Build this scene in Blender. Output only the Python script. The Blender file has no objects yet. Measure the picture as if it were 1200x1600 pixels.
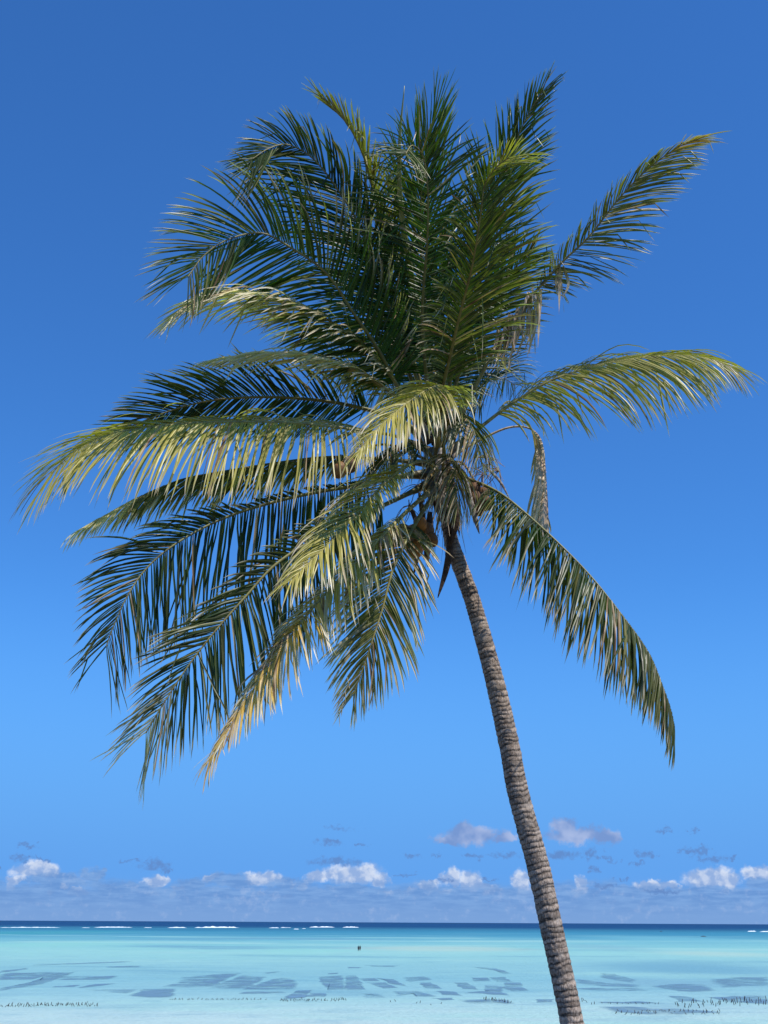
import bpy, math, random
from mathutils import Vector, Matrix, noise
R = math.radians

# ------------------------------------------------------------------ camera, sky, sun, exposure
scene = bpy.context.scene
C = scene.collection
CAM = Vector((0.0, 0.0, 8.0))
PITCH, ROLL, FOCAL = 0.325378, 0.005, 1900.0          # radians, radians, pixels of a 1600 px tall frame
cam_data = bpy.data.cameras.new('camera')
cam_data.sensor_fit = 'VERTICAL'
cam_data.sensor_height = 36.0
cam_data.lens = 36.0 * FOCAL / 1600.0
cam_data.clip_start = 0.05
cam_data.clip_end = 200000.0
cam = bpy.data.objects.new('camera', cam_data)
C.objects.link(cam)
cam.matrix_world = Matrix.Translation(CAM) @ Matrix.Rotation(math.pi / 2 + PITCH, 4, 'X') @ Matrix.Rotation(ROLL, 4, 'Z')
scene.camera = cam

SUN_EL, SUN_ROT = R(62), R(126)          # rotation measured clockwise from +Y
sd = Vector((math.sin(SUN_ROT) * math.cos(SUN_EL), math.cos(SUN_ROT) * math.cos(SUN_EL), math.sin(SUN_EL)))
sun_data = bpy.data.lights.new('sun', 'SUN')
sun_data.energy = 5.0
sun_data.angle = R(0.53)
sun_data.color = (1.0, 0.95, 0.87)
sun = bpy.data.objects.new('sun', sun_data)
C.objects.link(sun)
sun.rotation_euler = sd.to_track_quat('Z', 'Y').to_euler()
sun.location = (20, -20, 40)

scene.view_settings.view_transform = 'Standard'
scene.view_settings.look = 'None'
scene.view_settings.exposure = 0.0
scene.view_settings.gamma = 1.0
scene.view_settings.use_curve_mapping = False
scene.render.filter_size = 1.1
scene.cycles.max_bounces = 6
scene.cycles.transparent_max_bounces = 16

SKY_STRENGTH = 0.15
world = bpy.data.worlds.new('World')
scene.world = world
world.use_nodes = True
WN, WL = world.node_tree.nodes, world.node_tree.links
WN.clear()


class G:
    """small helper for wiring nodes"""
    def __init__(self, tree):
        self.n, self.l = tree.nodes, tree.links
    def put(self, sock, v):
        if isinstance(v, bpy.types.NodeSocket):
            self.l.new(v, sock)
        else:
            sock.default_value = v
    def node(self, kind, **kw):
        nd = self.n.new(kind)
        for k, v in kw.items():
            setattr(nd, k, v)
        return nd
    def math(self, op, a, b=0.0, c=0.0, clamp=False):
        nd = self.node('ShaderNodeMath', operation=op, use_clamp=clamp)
        self.put(nd.inputs[0], a); self.put(nd.inputs[1], b); self.put(nd.inputs[2], c)
        return nd.outputs[0]
    def vec(self, op, a, b=(0, 0, 0), c=(0, 0, 0)):
        nd = self.node('ShaderNodeVectorMath', operation=op)
        self.put(nd.inputs[0], a); self.put(nd.inputs[1], b); self.put(nd.inputs[2], c)
        return nd.outputs['Value'] if op in ('LENGTH', 'DOT_PRODUCT') else nd.outputs['Vector']
    def xyz(self, x, y, z=0.0):
        nd = self.node('ShaderNodeCombineXYZ')
        for s, v in zip(nd.inputs, (x, y, z)):
            self.put(s, v)
        return nd.outputs[0]
    def noise(self, vec, scale, detail=4.0, rough=0.55, color=False):
        nd = self.node('ShaderNodeTexNoise')
        self.put(nd.inputs['Vector'], vec)
        nd.inputs['Scale'].default_value = scale
        nd.inputs['Detail'].default_value = detail
        nd.inputs['Roughness'].default_value = rough
        return nd.outputs['Color' if color else 'Fac']
    def mix(self, f, a, b, blend='MIX'):
        nd = self.node('ShaderNodeMix', data_type='RGBA', blend_type=blend)
        self.put(nd.inputs[0], f)
        for s, v in ((nd.inputs[6], a), (nd.inputs[7], b)):
            self.put(s, (*v, 1.0) if isinstance(v, tuple) and len(v) == 3 else v)
        return nd.outputs[2]
    def step(self, v, lo, hi, olo=0.0, ohi=1.0):
        nd = self.node('ShaderNodeMapRange', interpolation_type='SMOOTHSTEP')
        self.put(nd.inputs[0], v)
        for i, x in enumerate((lo, hi, olo, ohi)):
            self.put(nd.inputs[i + 1], x)
        return nd.outputs[0]
    def ramp(self, f, stops):
        nd = self.node('ShaderNodeValToRGB')
        el = nd.color_ramp.elements
        while len(el) < len(stops):
            el.new(0.5)
        for e, (p, c) in zip(el, stops):
            e.position = p
            e.color = (*c, 1.0)
        self.put(nd.inputs[0], f)
        return nd.outputs[0]


def lin(r, g, b):
    f = lambda c: c / 12.92 if c <= 0.04045 else ((c + 0.055) / 1.055) ** 2.4
    return (f(r / 255), f(g / 255), f(b / 255))


# clouds: groups of puffs, each (azimuth, elevation, half width, half height) in degrees
WHITE_PUFFS = [(-15.176, 2.044, 1.083, 0.402), (-15.998, 1.66, 0.32, 0.265), (-10.056, 1.648, 0.673, 0.272), (-7.665, 1.725, 0.397, 0.192), (-5.39, 1.854, 0.86, 0.358), (-2.805, 1.928, 0.721, 0.36),
 (-1.364, 2.047, 1.446, 0.5), (-0.148, 1.804, 0.52, 0.36), (2.16, 1.594, 0.633, 0.303), (3.113, 1.9, 0.461, 0.415), (4.031, 1.71, 0.689, 0.497), (4.684, 1.409, 0.372, 0.33),
 (6.267, 1.797, 0.428, 0.606), (6.477, 1.25, 0.454, 0.328), (8.895, 1.58, 0.394, 0.464), (8.745, 1.363, 0.506, 0.272), (12.077, 1.607, 0.825, 0.243), (12.906, 1.659, 0.383, 0.242),
 (14.507, 1.923, 1.186, 0.456), (15.306, 1.787, 0.67, 0.374), (16.61, 2.02, 0.794, 0.399), (-9.26, 1.027, 0.144, 0.157), (-13.976, 1.406, 0.353, 0.102), (4.977, 1.407, 0.231, 0.137),
 (-10.419, 1.096, 0.134, 0.106), (-16.077, 1.371, 0.204, 0.175), (-4.094, 1.574, 0.182, 0.192), (-14.673, 1.18, 0.199, 0.15), (-5.477, 1.217, 0.242, 0.153), (13.693, 1.342, 0.144, 0.087),
 (15.146, 1.395, 0.154, 0.18), (2.811, 1.238, 0.342, 0.114), (-4.848, 1.109, 0.149, 0.166), (-13.549, 1.15, 0.281, 0.182), (11.792, 1.389, 0.16, 0.097), (1.078, 1.363, 0.134, 0.182),
 (0.342, 1.244, 0.172, 0.109), (-16.33, 1.323, 0.17, 0.124), (-4.155, 1.139, 0.344, 0.101), (-3.501, 1.547, 0.286, 0.19), (-10.102, 1.136, 0.187, 0.082), (9.149, 1.485, 0.155, 0.129),
 (-9.111, 1.357, 0.225, 0.127), (3.143, 1.505, 0.14, 0.092), (-13.266, 1.253, 0.198, 0.167), (0.256, 1.239, 0.369, 0.089), (-16.181, 1.443, 0.199, 0.14)]
GREY_PUFFS = [(-15.654, 3.112, 0.378, 0.135), (-15.952, 2.568, 0.592, 0.161), (-14.95, 2.531, 0.325, 0.108), (-16.739, 2.154, 0.159, 0.08), (-11.231, 2.506, 0.447, 0.082), (-10.157, 2.356, 0.675, 0.274),
 (-9.609, 2.143, 0.225, 0.164), (-1.829, 4.057, 0.643, 0.141), (-2.344, 3.463, 0.611, 0.169), (-1.002, 3.331, 0.233, 0.084), (-2.096, 2.598, 1.218, 0.195), (1.472, 2.867, 0.377, 0.112),
 (2.401, 2.87, 0.174, 0.112), (1.007, 2.031, 0.578, 0.083), (4.081, 2.845, 0.318, 0.139), (5.582, 2.874, 0.633, 0.139), (2.824, 1.789, 0.432, 0.11), (4.78, 1.849, 0.258, 0.083),
 (8.161, 2.898, 0.626, 0.221), (9.441, 2.95, 0.368, 0.276), (10.192, 2.727, 0.253, 0.137), (11.688, 2.912, 0.39, 0.164), (11.469, 2.53, 0.278, 0.109), (9.493, 2.29, 0.253, 0.164),
 (12.731, 3.947, 0.278, 0.138), (13.919, 3.879, 0.275, 0.11), (13.634, 3.008, 0.302, 0.218), (14.241, 3.057, 0.328, 0.244), (14.619, 2.649, 0.543, 0.162), (15.434, 2.669, 0.243, 0.108),
 (10.787, 1.852, 0.279, 0.081), (9.933, 1.554, 0.503, 0.136), (12.279, 1.337, 0.823, 0.107)]
ROSY_PUFFS = [(4.01, 3.74, 1.624, 0.422), (3.636, 3.965, 0.757, 0.395), (2.99, 3.599, 0.872, 0.225), (5.457, 3.599, 0.52, 0.224), (8.91, 3.728, 1.759, 0.362), (8.211, 4.094, 0.687, 0.476),
 (10.189, 3.72, 0.678, 0.277)]
BANK_PUFFS = [(-14.325, 1.601, 1.636, 0.375), (-12.851, 1.942, 0.606, 0.324), (-12.447, 2.055, 0.248, 0.217), (-11.29, 1.365, 1.391, 0.324), (-8.5, 1.472, 0.847, 0.327), (-6.81, 1.678, 1.426, 0.357),
 (-4.091, 1.588, 1.264, 0.33), (-1.498, 1.329, 1.439, 0.275), (1.237, 1.26, 1.15, 0.22), (3.533, 1.132, 1.716, 0.219), (7.803, 1.089, 1.407, 0.218), (11.174, 1.337, 1.27, 0.27),
 (14.459, 1.309, 1.609, 0.266), (16.62, 1.544, 0.686, 0.317)]


def build_sky():
    g = G(world.node_tree)
    tc = g.node('ShaderNodeTexCoord')
    d = g.node('ShaderNodeSeparateXYZ')
    g.l.new(tc.outputs['Generated'], d.inputs[0])
    sky = g.node('ShaderNodeTexSky', sky_type='NISHITA')
    sky.sun_disc = False
    sky.sun_elevation = SUN_EL
    sky.sun_rotation = SUN_ROT
    sky.altitude = 0.0
    sky.air_density = 1.0
    sky.dust_density = 0.1
    sky.ozone_density = 3.0
    col = g.mix(1.0, sky.outputs[0], SKY_TINT, 'MULTIPLY')
    deg = 180.0 / math.pi
    el = g.math('MULTIPLY', g.math('ARCSINE', d.outputs[2]), deg)
    az = g.math('MULTIPLY', g.math('ARCTAN2', d.outputs[0], d.outputs[1]), deg)
    P = g.xyz(az, el)
    n1 = g.vec('SUBTRACT', g.noise(P, 0.9, 7.0, 0.6, True), (0.5, 0.5, 0.5))
    n2 = g.vec('SUBTRACT', g.noise(g.vec('ADD', P, (31.0, 7.0, 0)), 3.2, 5.0, 0.6, True), (0.5, 0.5, 0.5))
    wscrap = g.vec('MULTIPLY', n2, (2.2, 0.7, 0))
    warp = g.vec('ADD', g.vec('MULTIPLY', n1, (1.5, 0.9, 0)), g.vec('MULTIPLY', n2, (0.35, 0.30, 0)))
    Q = g.vec('ADD', P, warp)
    soft = g.vec('ADD', P, g.vec('ADD', wscrap, g.vec('MULTIPLY', n1, (0.8, 0.25, 0))))
    fine = g.noise(g.vec('ADD', P, (3.0, 90.0, 0)), 2.6, 8.0, 0.65)

    n_veil = g.noise(g.vec('MULTIPLY', g.vec('ADD', P, (57.0, 13.0, 0)), (0.5, 1.3, 1)), 0.8, 5.0, 0.6)

    def cover(puffs, Pv):
        best = 9.0
        for a, e, rx, ry in puffs:
            dd = g.vec('LENGTH', g.vec('MULTIPLY_ADD', Pv, (1 / rx, 1 / ry, 0), (-a / rx, -e / ry, 0)))
            best = g.math('MINIMUM', dd, best)
        return best
    k = 1.0 / SKY_STRENGTH
    sc = lambda c: tuple(x * k for x in lin(*c))
    # far haze above the horizon
    hz = g.step(el, 1.5, 16.0, 1.0, 0.0)
    col = g.mix(hz, col, sc((99, 164, 239)))
    hz2 = g.step(el, -0.2, 2.2, 1.0, 0.0)
    col = g.mix(g.math('MULTIPLY', hz2, 0.75), col, sc((124, 166, 222)))
    # white heads, sunlit and shaded sides painted into their colour
    wd = cover(WHITE_PUFFS, Q)
    wf = g.step(wd, 1.15, 0.60)
    wf = g.math('MULTIPLY', wf, g.step(el, 0.6, 1.6, 0.35, 1.0))
    lit = g.noise(g.vec('ADD', P, (-0.16, -0.20, 0)), 1.5, 4.0, 0.5)
    base = g.noise(P, 1.5, 4.0, 0.5)
    sun_side = g.step(g.math('ADD', g.math('SUBTRACT', lit, base), g.math('MULTIPLY', g.math('SUBTRACT', el, 2.2), 0.10)), -0.12, 0.10)
    body = g.step(wd, 0.35, 1.0, 0.45, 1.0)
    wcol = g.mix(g.math('MULTIPLY', sun_side, body), sc((150, 178, 224)), sc((238, 243, 252)))
    col = g.mix(g.math('MULTIPLY', wf, 0.93), col, wcol)
    # low grey bank
    bd = cover(BANK_PUFFS, Q)
    edge = g.math('ADD', g.math('MULTIPLY', g.math('SUBTRACT', g.noise(g.vec('MULTIPLY', P, (1, 2.0, 1)), 0.7, 6.0, 0.6), 0.5), 1.5), 1.58)
    low = g.step(g.math('SUBTRACT', el, edge), 0.32, -0.30)
    bf = g.math('MAXIMUM', g.step(bd, 1.2, 0.6), low)
    streak = g.step(g.noise(g.vec('MULTIPLY', P, (0.55, 3.2, 1)), 1.6, 5.0, 0.6), 0.35, 0.68)
    bcol = g.mix(streak, sc((106, 149, 209)), sc((130, 170, 223)))
    bcol = g.mix(g.step(el, 0.0, 1.3, 1.0, 0.0), bcol, sc((124, 163, 217)))
    bcol = g.mix(g.math('MULTIPLY', g.step(g.math('ADD', g.math('MULTIPLY', fine, 0.6), g.math('MULTIPLY', n_veil, 0.4)), 0.50, 0.68), 0.5), bcol, sc((170, 192, 230)))
    col = g.mix(g.math('MULTIPLY', bf, 0.86), col, bcol)
    # small shaded scraps and the two larger rosy grey clouds
    gd = cover(GREY_PUFFS, soft)
    gf = g.math('MULTIPLY', g.step(gd, 1.3, 0.35), g.step(fine, 0.28, 0.55))
    col = g.mix(g.math('MULTIPLY', gf, 0.78), col, sc((98, 136, 196)))
    rd = cover(ROSY_PUFFS, Q)
    rf = g.step(g.math('ADD', rd, g.math('MULTIPLY', g.math('SUBTRACT', fine, 0.5), 1.2)), 1.2, 0.55)
    rcol = g.mix(g.step(g.noise(g.vec('ADD', P, (-0.2, -0.2, 0)), 0.8, 3.0, 0.5), 0.38, 0.66), sc((122, 150, 204)), sc((176, 190, 226)))
    col = g.mix(g.math('MULTIPLY', rf, 0.85), col, rcol)
    bg = g.node('ShaderNodeBackground')
    g.put(bg.inputs[0], col)
    bg.inputs[1].default_value = SKY_STRENGTH
    out = g.node('ShaderNodeOutputWorld')
    g.l.new(bg.outputs[0], out.inputs[0])


SKY_TINT = (0.285, 0.675, 1.13)
build_sky()


# ------------------------------------------------------------------ helpers
def mat(name, rough=0.6, spec=0.4):
    m = bpy.data.materials.new(name)
    m.use_nodes = True
    g = G(m.node_tree)
    b = m.node_tree.nodes['Principled BSDF']
    b.inputs['Roughness'].default_value = rough
    b.inputs['Specular IOR Level'].default_value = spec
    return m, g, b, m.node_tree.nodes['Material Output']


def bump(g, b, h, dist, strength=1.0):
    nd = g.node('ShaderNodeBump')
    nd.inputs['Strength'].default_value = strength
    nd.inputs['Distance'].default_value = dist
    g.put(nd.inputs['Height'], h)
    g.l.new(nd.outputs[0], b.inputs['Normal'])


def mesh(name, verts, faces, material=None, cols=None, smooth=True):
    me = bpy.data.meshes.new(name)
    me.from_pydata(verts, [], faces)
    if cols is not None:
        at = me.color_attributes.new('tint', 'FLOAT_COLOR', 'POINT')
        flat = [x for c in cols for x in (c[0], c[1], c[2], 1.0)]
        at.data.foreach_set('color', flat)
    if smooth:
        me.polygons.foreach_set('use_smooth', [True] * len(me.polygons))
    if material:
        me.materials.append(material)
    me.update()
    return me


def link(name, me, parent=None, label=None, cat=None, group=None, kind=None, loc=None):
    o = bpy.data.objects.new(name, me)
    C.objects.link(o)
    if parent:
        o.parent = parent
    if loc is not None:
        o.location = loc
    for key, v in (('label', label), ('category', cat), ('group', group), ('kind', kind)):
        if v:
            o[key] = v
    return o


def spline(pts, n):
    """Catmull-Rom through pts, resampled to n points at even arc length"""
    P = [Vector(p) for p in pts]
    P = [P[0] * 2 - P[1]] + P + [P[-1] * 2 - P[-2]]
    dense = []
    for i in range(1, len(P) - 2):
        a, b, c, d = P[i - 1:i + 3]
        for k in range(16):
            t = k / 16
            dense.append(0.5 * ((2 * b) + (c - a) * t + (2 * a - 5 * b + 4 * c - d) * t * t + (3 * b - a - 3 * c + d) * t ** 3))
    dense.append(P[-2].copy())
    cum = [0.0]
    for u, v in zip(dense, dense[1:]):
        cum.append(cum[-1] + (v - u).length)
    out, j = [], 0
    for i in range(n):
        s = cum[-1] * i / (n - 1)
        while j < len(cum) - 2 and cum[j + 1] < s:
            j += 1
        f = (s - cum[j]) / max(1e-9, cum[j + 1] - cum[j])
        out.append(dense[j].lerp(dense[j + 1], f))
    return out, cum[-1]


def lerp3(a, b, f):
    f = max(0.0, min(1.0, f))
    return (a[0] + (b[0] - a[0]) * f, a[1] + (b[1] - a[1]) * f, a[2] + (b[2] - a[2]) * f)


def sstep(x, lo, hi):
    x = max(0.0, min(1.0, (x - lo) / (hi - lo)))
    return x * x * (3 - 2 * x)


def tube(pts, radii, n=8, flat=1.0, up=Vector((0, 0, 1)), cap=True):
    vs, fs = [], []
    for i, p in enumerate(pts):
        T = (pts[min(i + 1, len(pts) - 1)] - pts[max(i - 1, 0)]).normalized()
        S = T.cross(up)
        S = S.normalized() if S.length > 1e-4 else Vector((1, 0, 0))
        U = S.cross(T).normalized()
        for k in range(n):
            a = 2 * math.pi * k / n
            vs.append(p + S * (math.cos(a) * radii[i]) + U * (math.sin(a) * radii[i] * flat))
    for i in range(len(pts) - 1):
        for k in range(n):
            k2 = (k + 1) % n
            fs.append((i * n + k, i * n + k2, (i + 1) * n + k2, (i + 1) * n + k))
    if cap:
        fs.append(tuple(range(n))[::-1])
        fs.append(tuple((len(pts) - 1) * n + k for k in range(n)))
    return vs, fs


# ------------------------------------------------------------------ ground and sea
def ground_z(x, y):
    prof = ((-80, 6.6), (2, 6.45), (12, 6.05), (17, 5.75), (23, 5.0), (34, 3.2), (52, 0.9), (75, -0.25), (140, -0.5))
    z = prof[-1][1]
    for (y0, z0), (y1, z1) in zip(prof, prof[1:]):
        if y <= y1:
            f = max(0.0, (y - y0) / (y1 - y0))
            z = z0 + (z1 - z0) * f
            break
    return z + 0.12 * noise.noise((x * 0.25, y * 0.25, 0)) + 0.35 * noise.noise((x * 0.04, y * 0.04, 5))


def build_ground():
    xs = [-700, -400, -200, -120, -80] + [i * 2.0 for i in range(-30, 31)] + [80, 120, 200, 400, 700]
    ys = [-80, -60, -40, -25] + [i * 1.5 for i in range(-10, 56)] + [95, 120, 140]
    vs = [(x, y, ground_z(x, y)) for y in ys for x in xs]
    n = len(xs)
    fs = [(j * n + i, j * n + i + 1, (j + 1) * n + i + 1, (j + 1) * n + i) for j in range(len(ys) - 1) for i in range(n - 1)]
    m, g, b, _ = mat('bank sand and scrub', 0.9, 0.2)
    geo = g.node('ShaderNodeNewGeometry')
    p = geo.outputs['Position']
    f = g.step(g.noise(p, 0.35, 6.0), 0.40, 0.60)
    c = g.mix(f, (0.05, 0.055, 0.02), (0.20, 0.165, 0.11))
    c = g.mix(g.math('MULTIPLY', g.noise(p, 9.0, 5.0), 0.5), c, (0.10, 0.075, 0.045))
    sep = g.node('ShaderNodeSeparateXYZ'); g.put(sep.inputs[0], p)
    c = g.mix(g.step(sep.outputs[1], 28.0, 50.0), c, (0.62, 0.57, 0.48))
    g.put(b.inputs['Base Color'], c)
    bump(g, b, g.noise(p, 14.0, 6.0), 0.05)
    link('ground', mesh('ground', vs, fs, m), kind='structure')


SEA_SPOTS = [(19.45, 420.3, 32.2, 63.2, (0.38, 0.52, 0.41), 0.75), (95.26, 367.64, 21.4, 48.0, (0.38, 0.52, 0.41), 0.6), (-22.91, 365.68, 16.2, 47.5, (0.25, 0.53, 0.43), 0.5),
 (57.84, 242.53, 23.8, 57.3, (0.133, 0.301, 0.358), 0.75), (77.75, 456.69, 21.6, 88.3, (0.183, 0.354, 0.378), 0.5), (-115.93, 480.39, 34.0, 83.3, (0.25, 0.53, 0.43), 0.6),
 (-242.43, 908.45, 77.4, 261.0, (0.037, 0.257, 0.27), 0.7), (164.23, 745.51, 50.1, 171.2, (0.154, 0.4, 0.42), 0.6), (41.75, 187.24, 18.1, 18.3, (0.168, 0.31, 0.366), 0.5)]


def build_sea():
    ys = [58, 70, 85, 100, 120, 150, 190, 240, 300, 400, 550, 800, 1200, 2000, 4000, 9000, 20000, 60000]
    vs, fs = [], []
    for y in ys:
        w = 600 + 3 * y
        for i in range(9):
            vs.append((w * (i / 4 - 1), y, 0.0))
    for j in range(len(ys) - 1):
        for i in range(8):
            fs.append((j * 9 + i, j * 9 + i + 1, (j + 1) * 9 + i + 1, (j + 1) * 9 + i))
    m, g, b, _ = mat('lagoon water', 0.38, 0.04)
    geo = g.node('ShaderNodeNewGeometry')
    p = geo.outputs['Position']
    sep = g.node('ShaderNodeSeparateXYZ'); g.put(sep.inputs[0], p)
    X, Y = sep.outputs[0], sep.outputs[1]
    # shelf profile: 1 at the near flats, 0 at the open ocean; shifted by slow noise so that depth contours wander
    q = g.math('DIVIDE', 109.2, Y)
    n_big = g.math('SUBTRACT', g.noise(g.vec('MULTIPLY', p, (0.35, 1.0, 1.0)), 1 / 420.0, 5.0, 0.55), 0.5)
    n_mid = g.math('SUBTRACT', g.noise(g.vec('MULTIPLY', p, (0.45, 1.0, 1.0)), 1 / 75.0, 6.0, 0.6), 0.5)
    n_near = g.math('SUBTRACT', g.noise(p, 1 / 18.0, 6.0, 0.6), 0.5)
    qq = g.math('MULTIPLY', q, g.math('ADD', 1.0, g.math('ADD', g.math('MULTIPLY', n_big, 0.85), g.math('MULTIPLY', n_mid, 0.45))))
    col = g.ramp(qq, SEA_RAMP)
    # streaks of sand and weed on the flats
    reach = g.step(q, 0.09, 0.17)
    s1 = g.math('MULTIPLY', g.step(n_mid, 0.01, 0.13), g.math('MULTIPLY', reach, 0.75))
    col = g.mix(s1, col, SEA_PALE)
    s2 = g.math('MULTIPLY', g.step(n_mid, -0.03, -0.15), g.math('MULTIPLY', reach, 0.75))
    col = g.mix(s2, col, SEA_DARK)
    n_fine = g.math('SUBTRACT', g.noise(g.vec('MULTIPLY', p, (0.5, 0.5, 1.0)), 1 / 3.2, 5.0, 0.7), 0.5)
    col = g.mix(g.math('MULTIPLY', g.step(n_fine, 0.0, -0.2), g.math('MULTIPLY', reach, 0.34)), col, SEA_DARK)
    col = g.mix(g.math('MULTIPLY', g.step(n_fine, 0.02, 0.22), g.math('MULTIPLY', reach, 0.32)), col, SEA_PALE)
    near = g.step(q, 0.35, 0.75)
    col = g.mix(g.math('MULTIPLY', g.step(n_near, 0.0, -0.22), g.math('MULTIPLY', near, 0.38)), col, SEA_DARK)
    for x0, y0, rx, ry, c, amt in SEA_SPOTS:
        dd = g.vec('LENGTH', g.vec('MULTIPLY_ADD', p, (1 / rx, 1 / ry, 0), (-x0 / rx, -y0 / ry, 0)))
        dd = g.math('ADD', dd, g.math('MULTIPLY', n_mid, 1.6))
        col = g.mix(g.math('MULTIPLY', g.step(dd, 1.15, 0.2), amt), col, c)
    # lines of small swell out past the reef
    sw = g.noise(g.vec('MULTIPLY', p, (0.10, 1.0, 1.0)), 1 / 130.0, 4.0, 0.6)
    col = g.mix(g.math('MULTIPLY', g.step(sw, 0.5, 0.72), g.math('MULTIPLY', g.step(q, 0.10, 0.02), 0.35)), col, SEA_SWELL)
    g.put(b.inputs['Base Color'], col)
    h = g.math('ADD', g.noise(p, 1.4, 4.0), g.math('MULTIPLY', g.noise(g.vec('MULTIPLY', p, (0.4, 1, 1)), 0.16, 4.0), 3.0))
    bump(g, b, h, 0.35, 0.8)
    link('sea', mesh('sea', vs, fs, m), kind='structure')


def water(r, g, b):
    c = lin(r, g, b)
    return (c[0] / 1.22, c[1] / 1.40, c[2] / 1.80)


SEA_RAMP = (
    (0.0, water(12, 52, 108)), (0.046, water(14, 62, 120)), (0.068, water(50, 118, 160)), (0.10, water(62, 146, 190)),
    (0.15, water(82, 164, 202)), (0.19, water(118, 194, 220)), (0.25, water(142, 212, 226)), (0.31, water(152, 218, 230)), (0.42, water(142, 204, 226)),
    (0.55, water(136, 198, 225)), (0.72, water(156, 210, 233)), (0.82, water(176, 219, 238)), (1.0, water(192, 227, 243)))
SEA_PALE = water(160, 220, 232)
SEA_DARK = water(112, 172, 208)
SEA_SWELL = water(40, 104, 162)
build_ground()
build_sea()

# ------------------------------------------------------------------ the palm
GREEN, DEEP, YELLOW = (0.024, 0.062, 0.011), (0.008, 0.022, 0.009), (0.58, 0.48, 0.13)  # partly leaf colour, partly shade (greens) and sunlight (yellow) put into the tone
TAN, PALE, BROWN, ORANGE = (0.52, 0.38, 0.23), (0.76, 0.68, 0.56), (0.17, 0.085, 0.04), (0.62, 0.30, 0.03)


def leaf_material():
    m, g, b, out = mat('palm leaflet', 0.40, 0.30)
    at = g.node('ShaderNodeAttribute', attribute_name='tint')
    geo = g.node('ShaderNodeNewGeometry')
    n = g.noise(geo.outputs['Position'], 7.0, 3.0)
    c = g.mix(g.step(n, 0.35, 0.7, 0.0, 0.35), at.outputs['Color'], g.mix(1.0, at.outputs['Color'], (0.55, 0.6, 0.5), 'MULTIPLY'))
    g.put(b.inputs['Base Color'], c)
    tr = g.node('ShaderNodeBsdfTranslucent')
    g.put(tr.inputs[0], g.mix(1.0, c, (1.5, 2.3, 0.5), 'MULTIPLY'))
    mx = g.node('ShaderNodeMixShader')
    mx.inputs[0].default_value = 0.20
    g.l.new(b.outputs[0], mx.inputs[1]); g.l.new(tr.outputs[0], mx.inputs[2])
    g.l.new(mx.outputs[0], out.inputs[0])
    return m


def rib_material():
    m, g, b, out = mat('frond midrib', 0.5, 0.4)
    at = g.node('ShaderNodeAttribute', attribute_name='tint')
    geo = g.node('ShaderNodeNewGeometry')
    n = g.noise(geo.outputs['Position'], 12.0, 4.0)
    g.put(b.inputs['Base Color'], g.mix(g.step(n, 0.4, 0.7, 0.0, 0.6), at.outputs['Color'], (0.09, 0.06, 0.03)))
    return m


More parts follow.
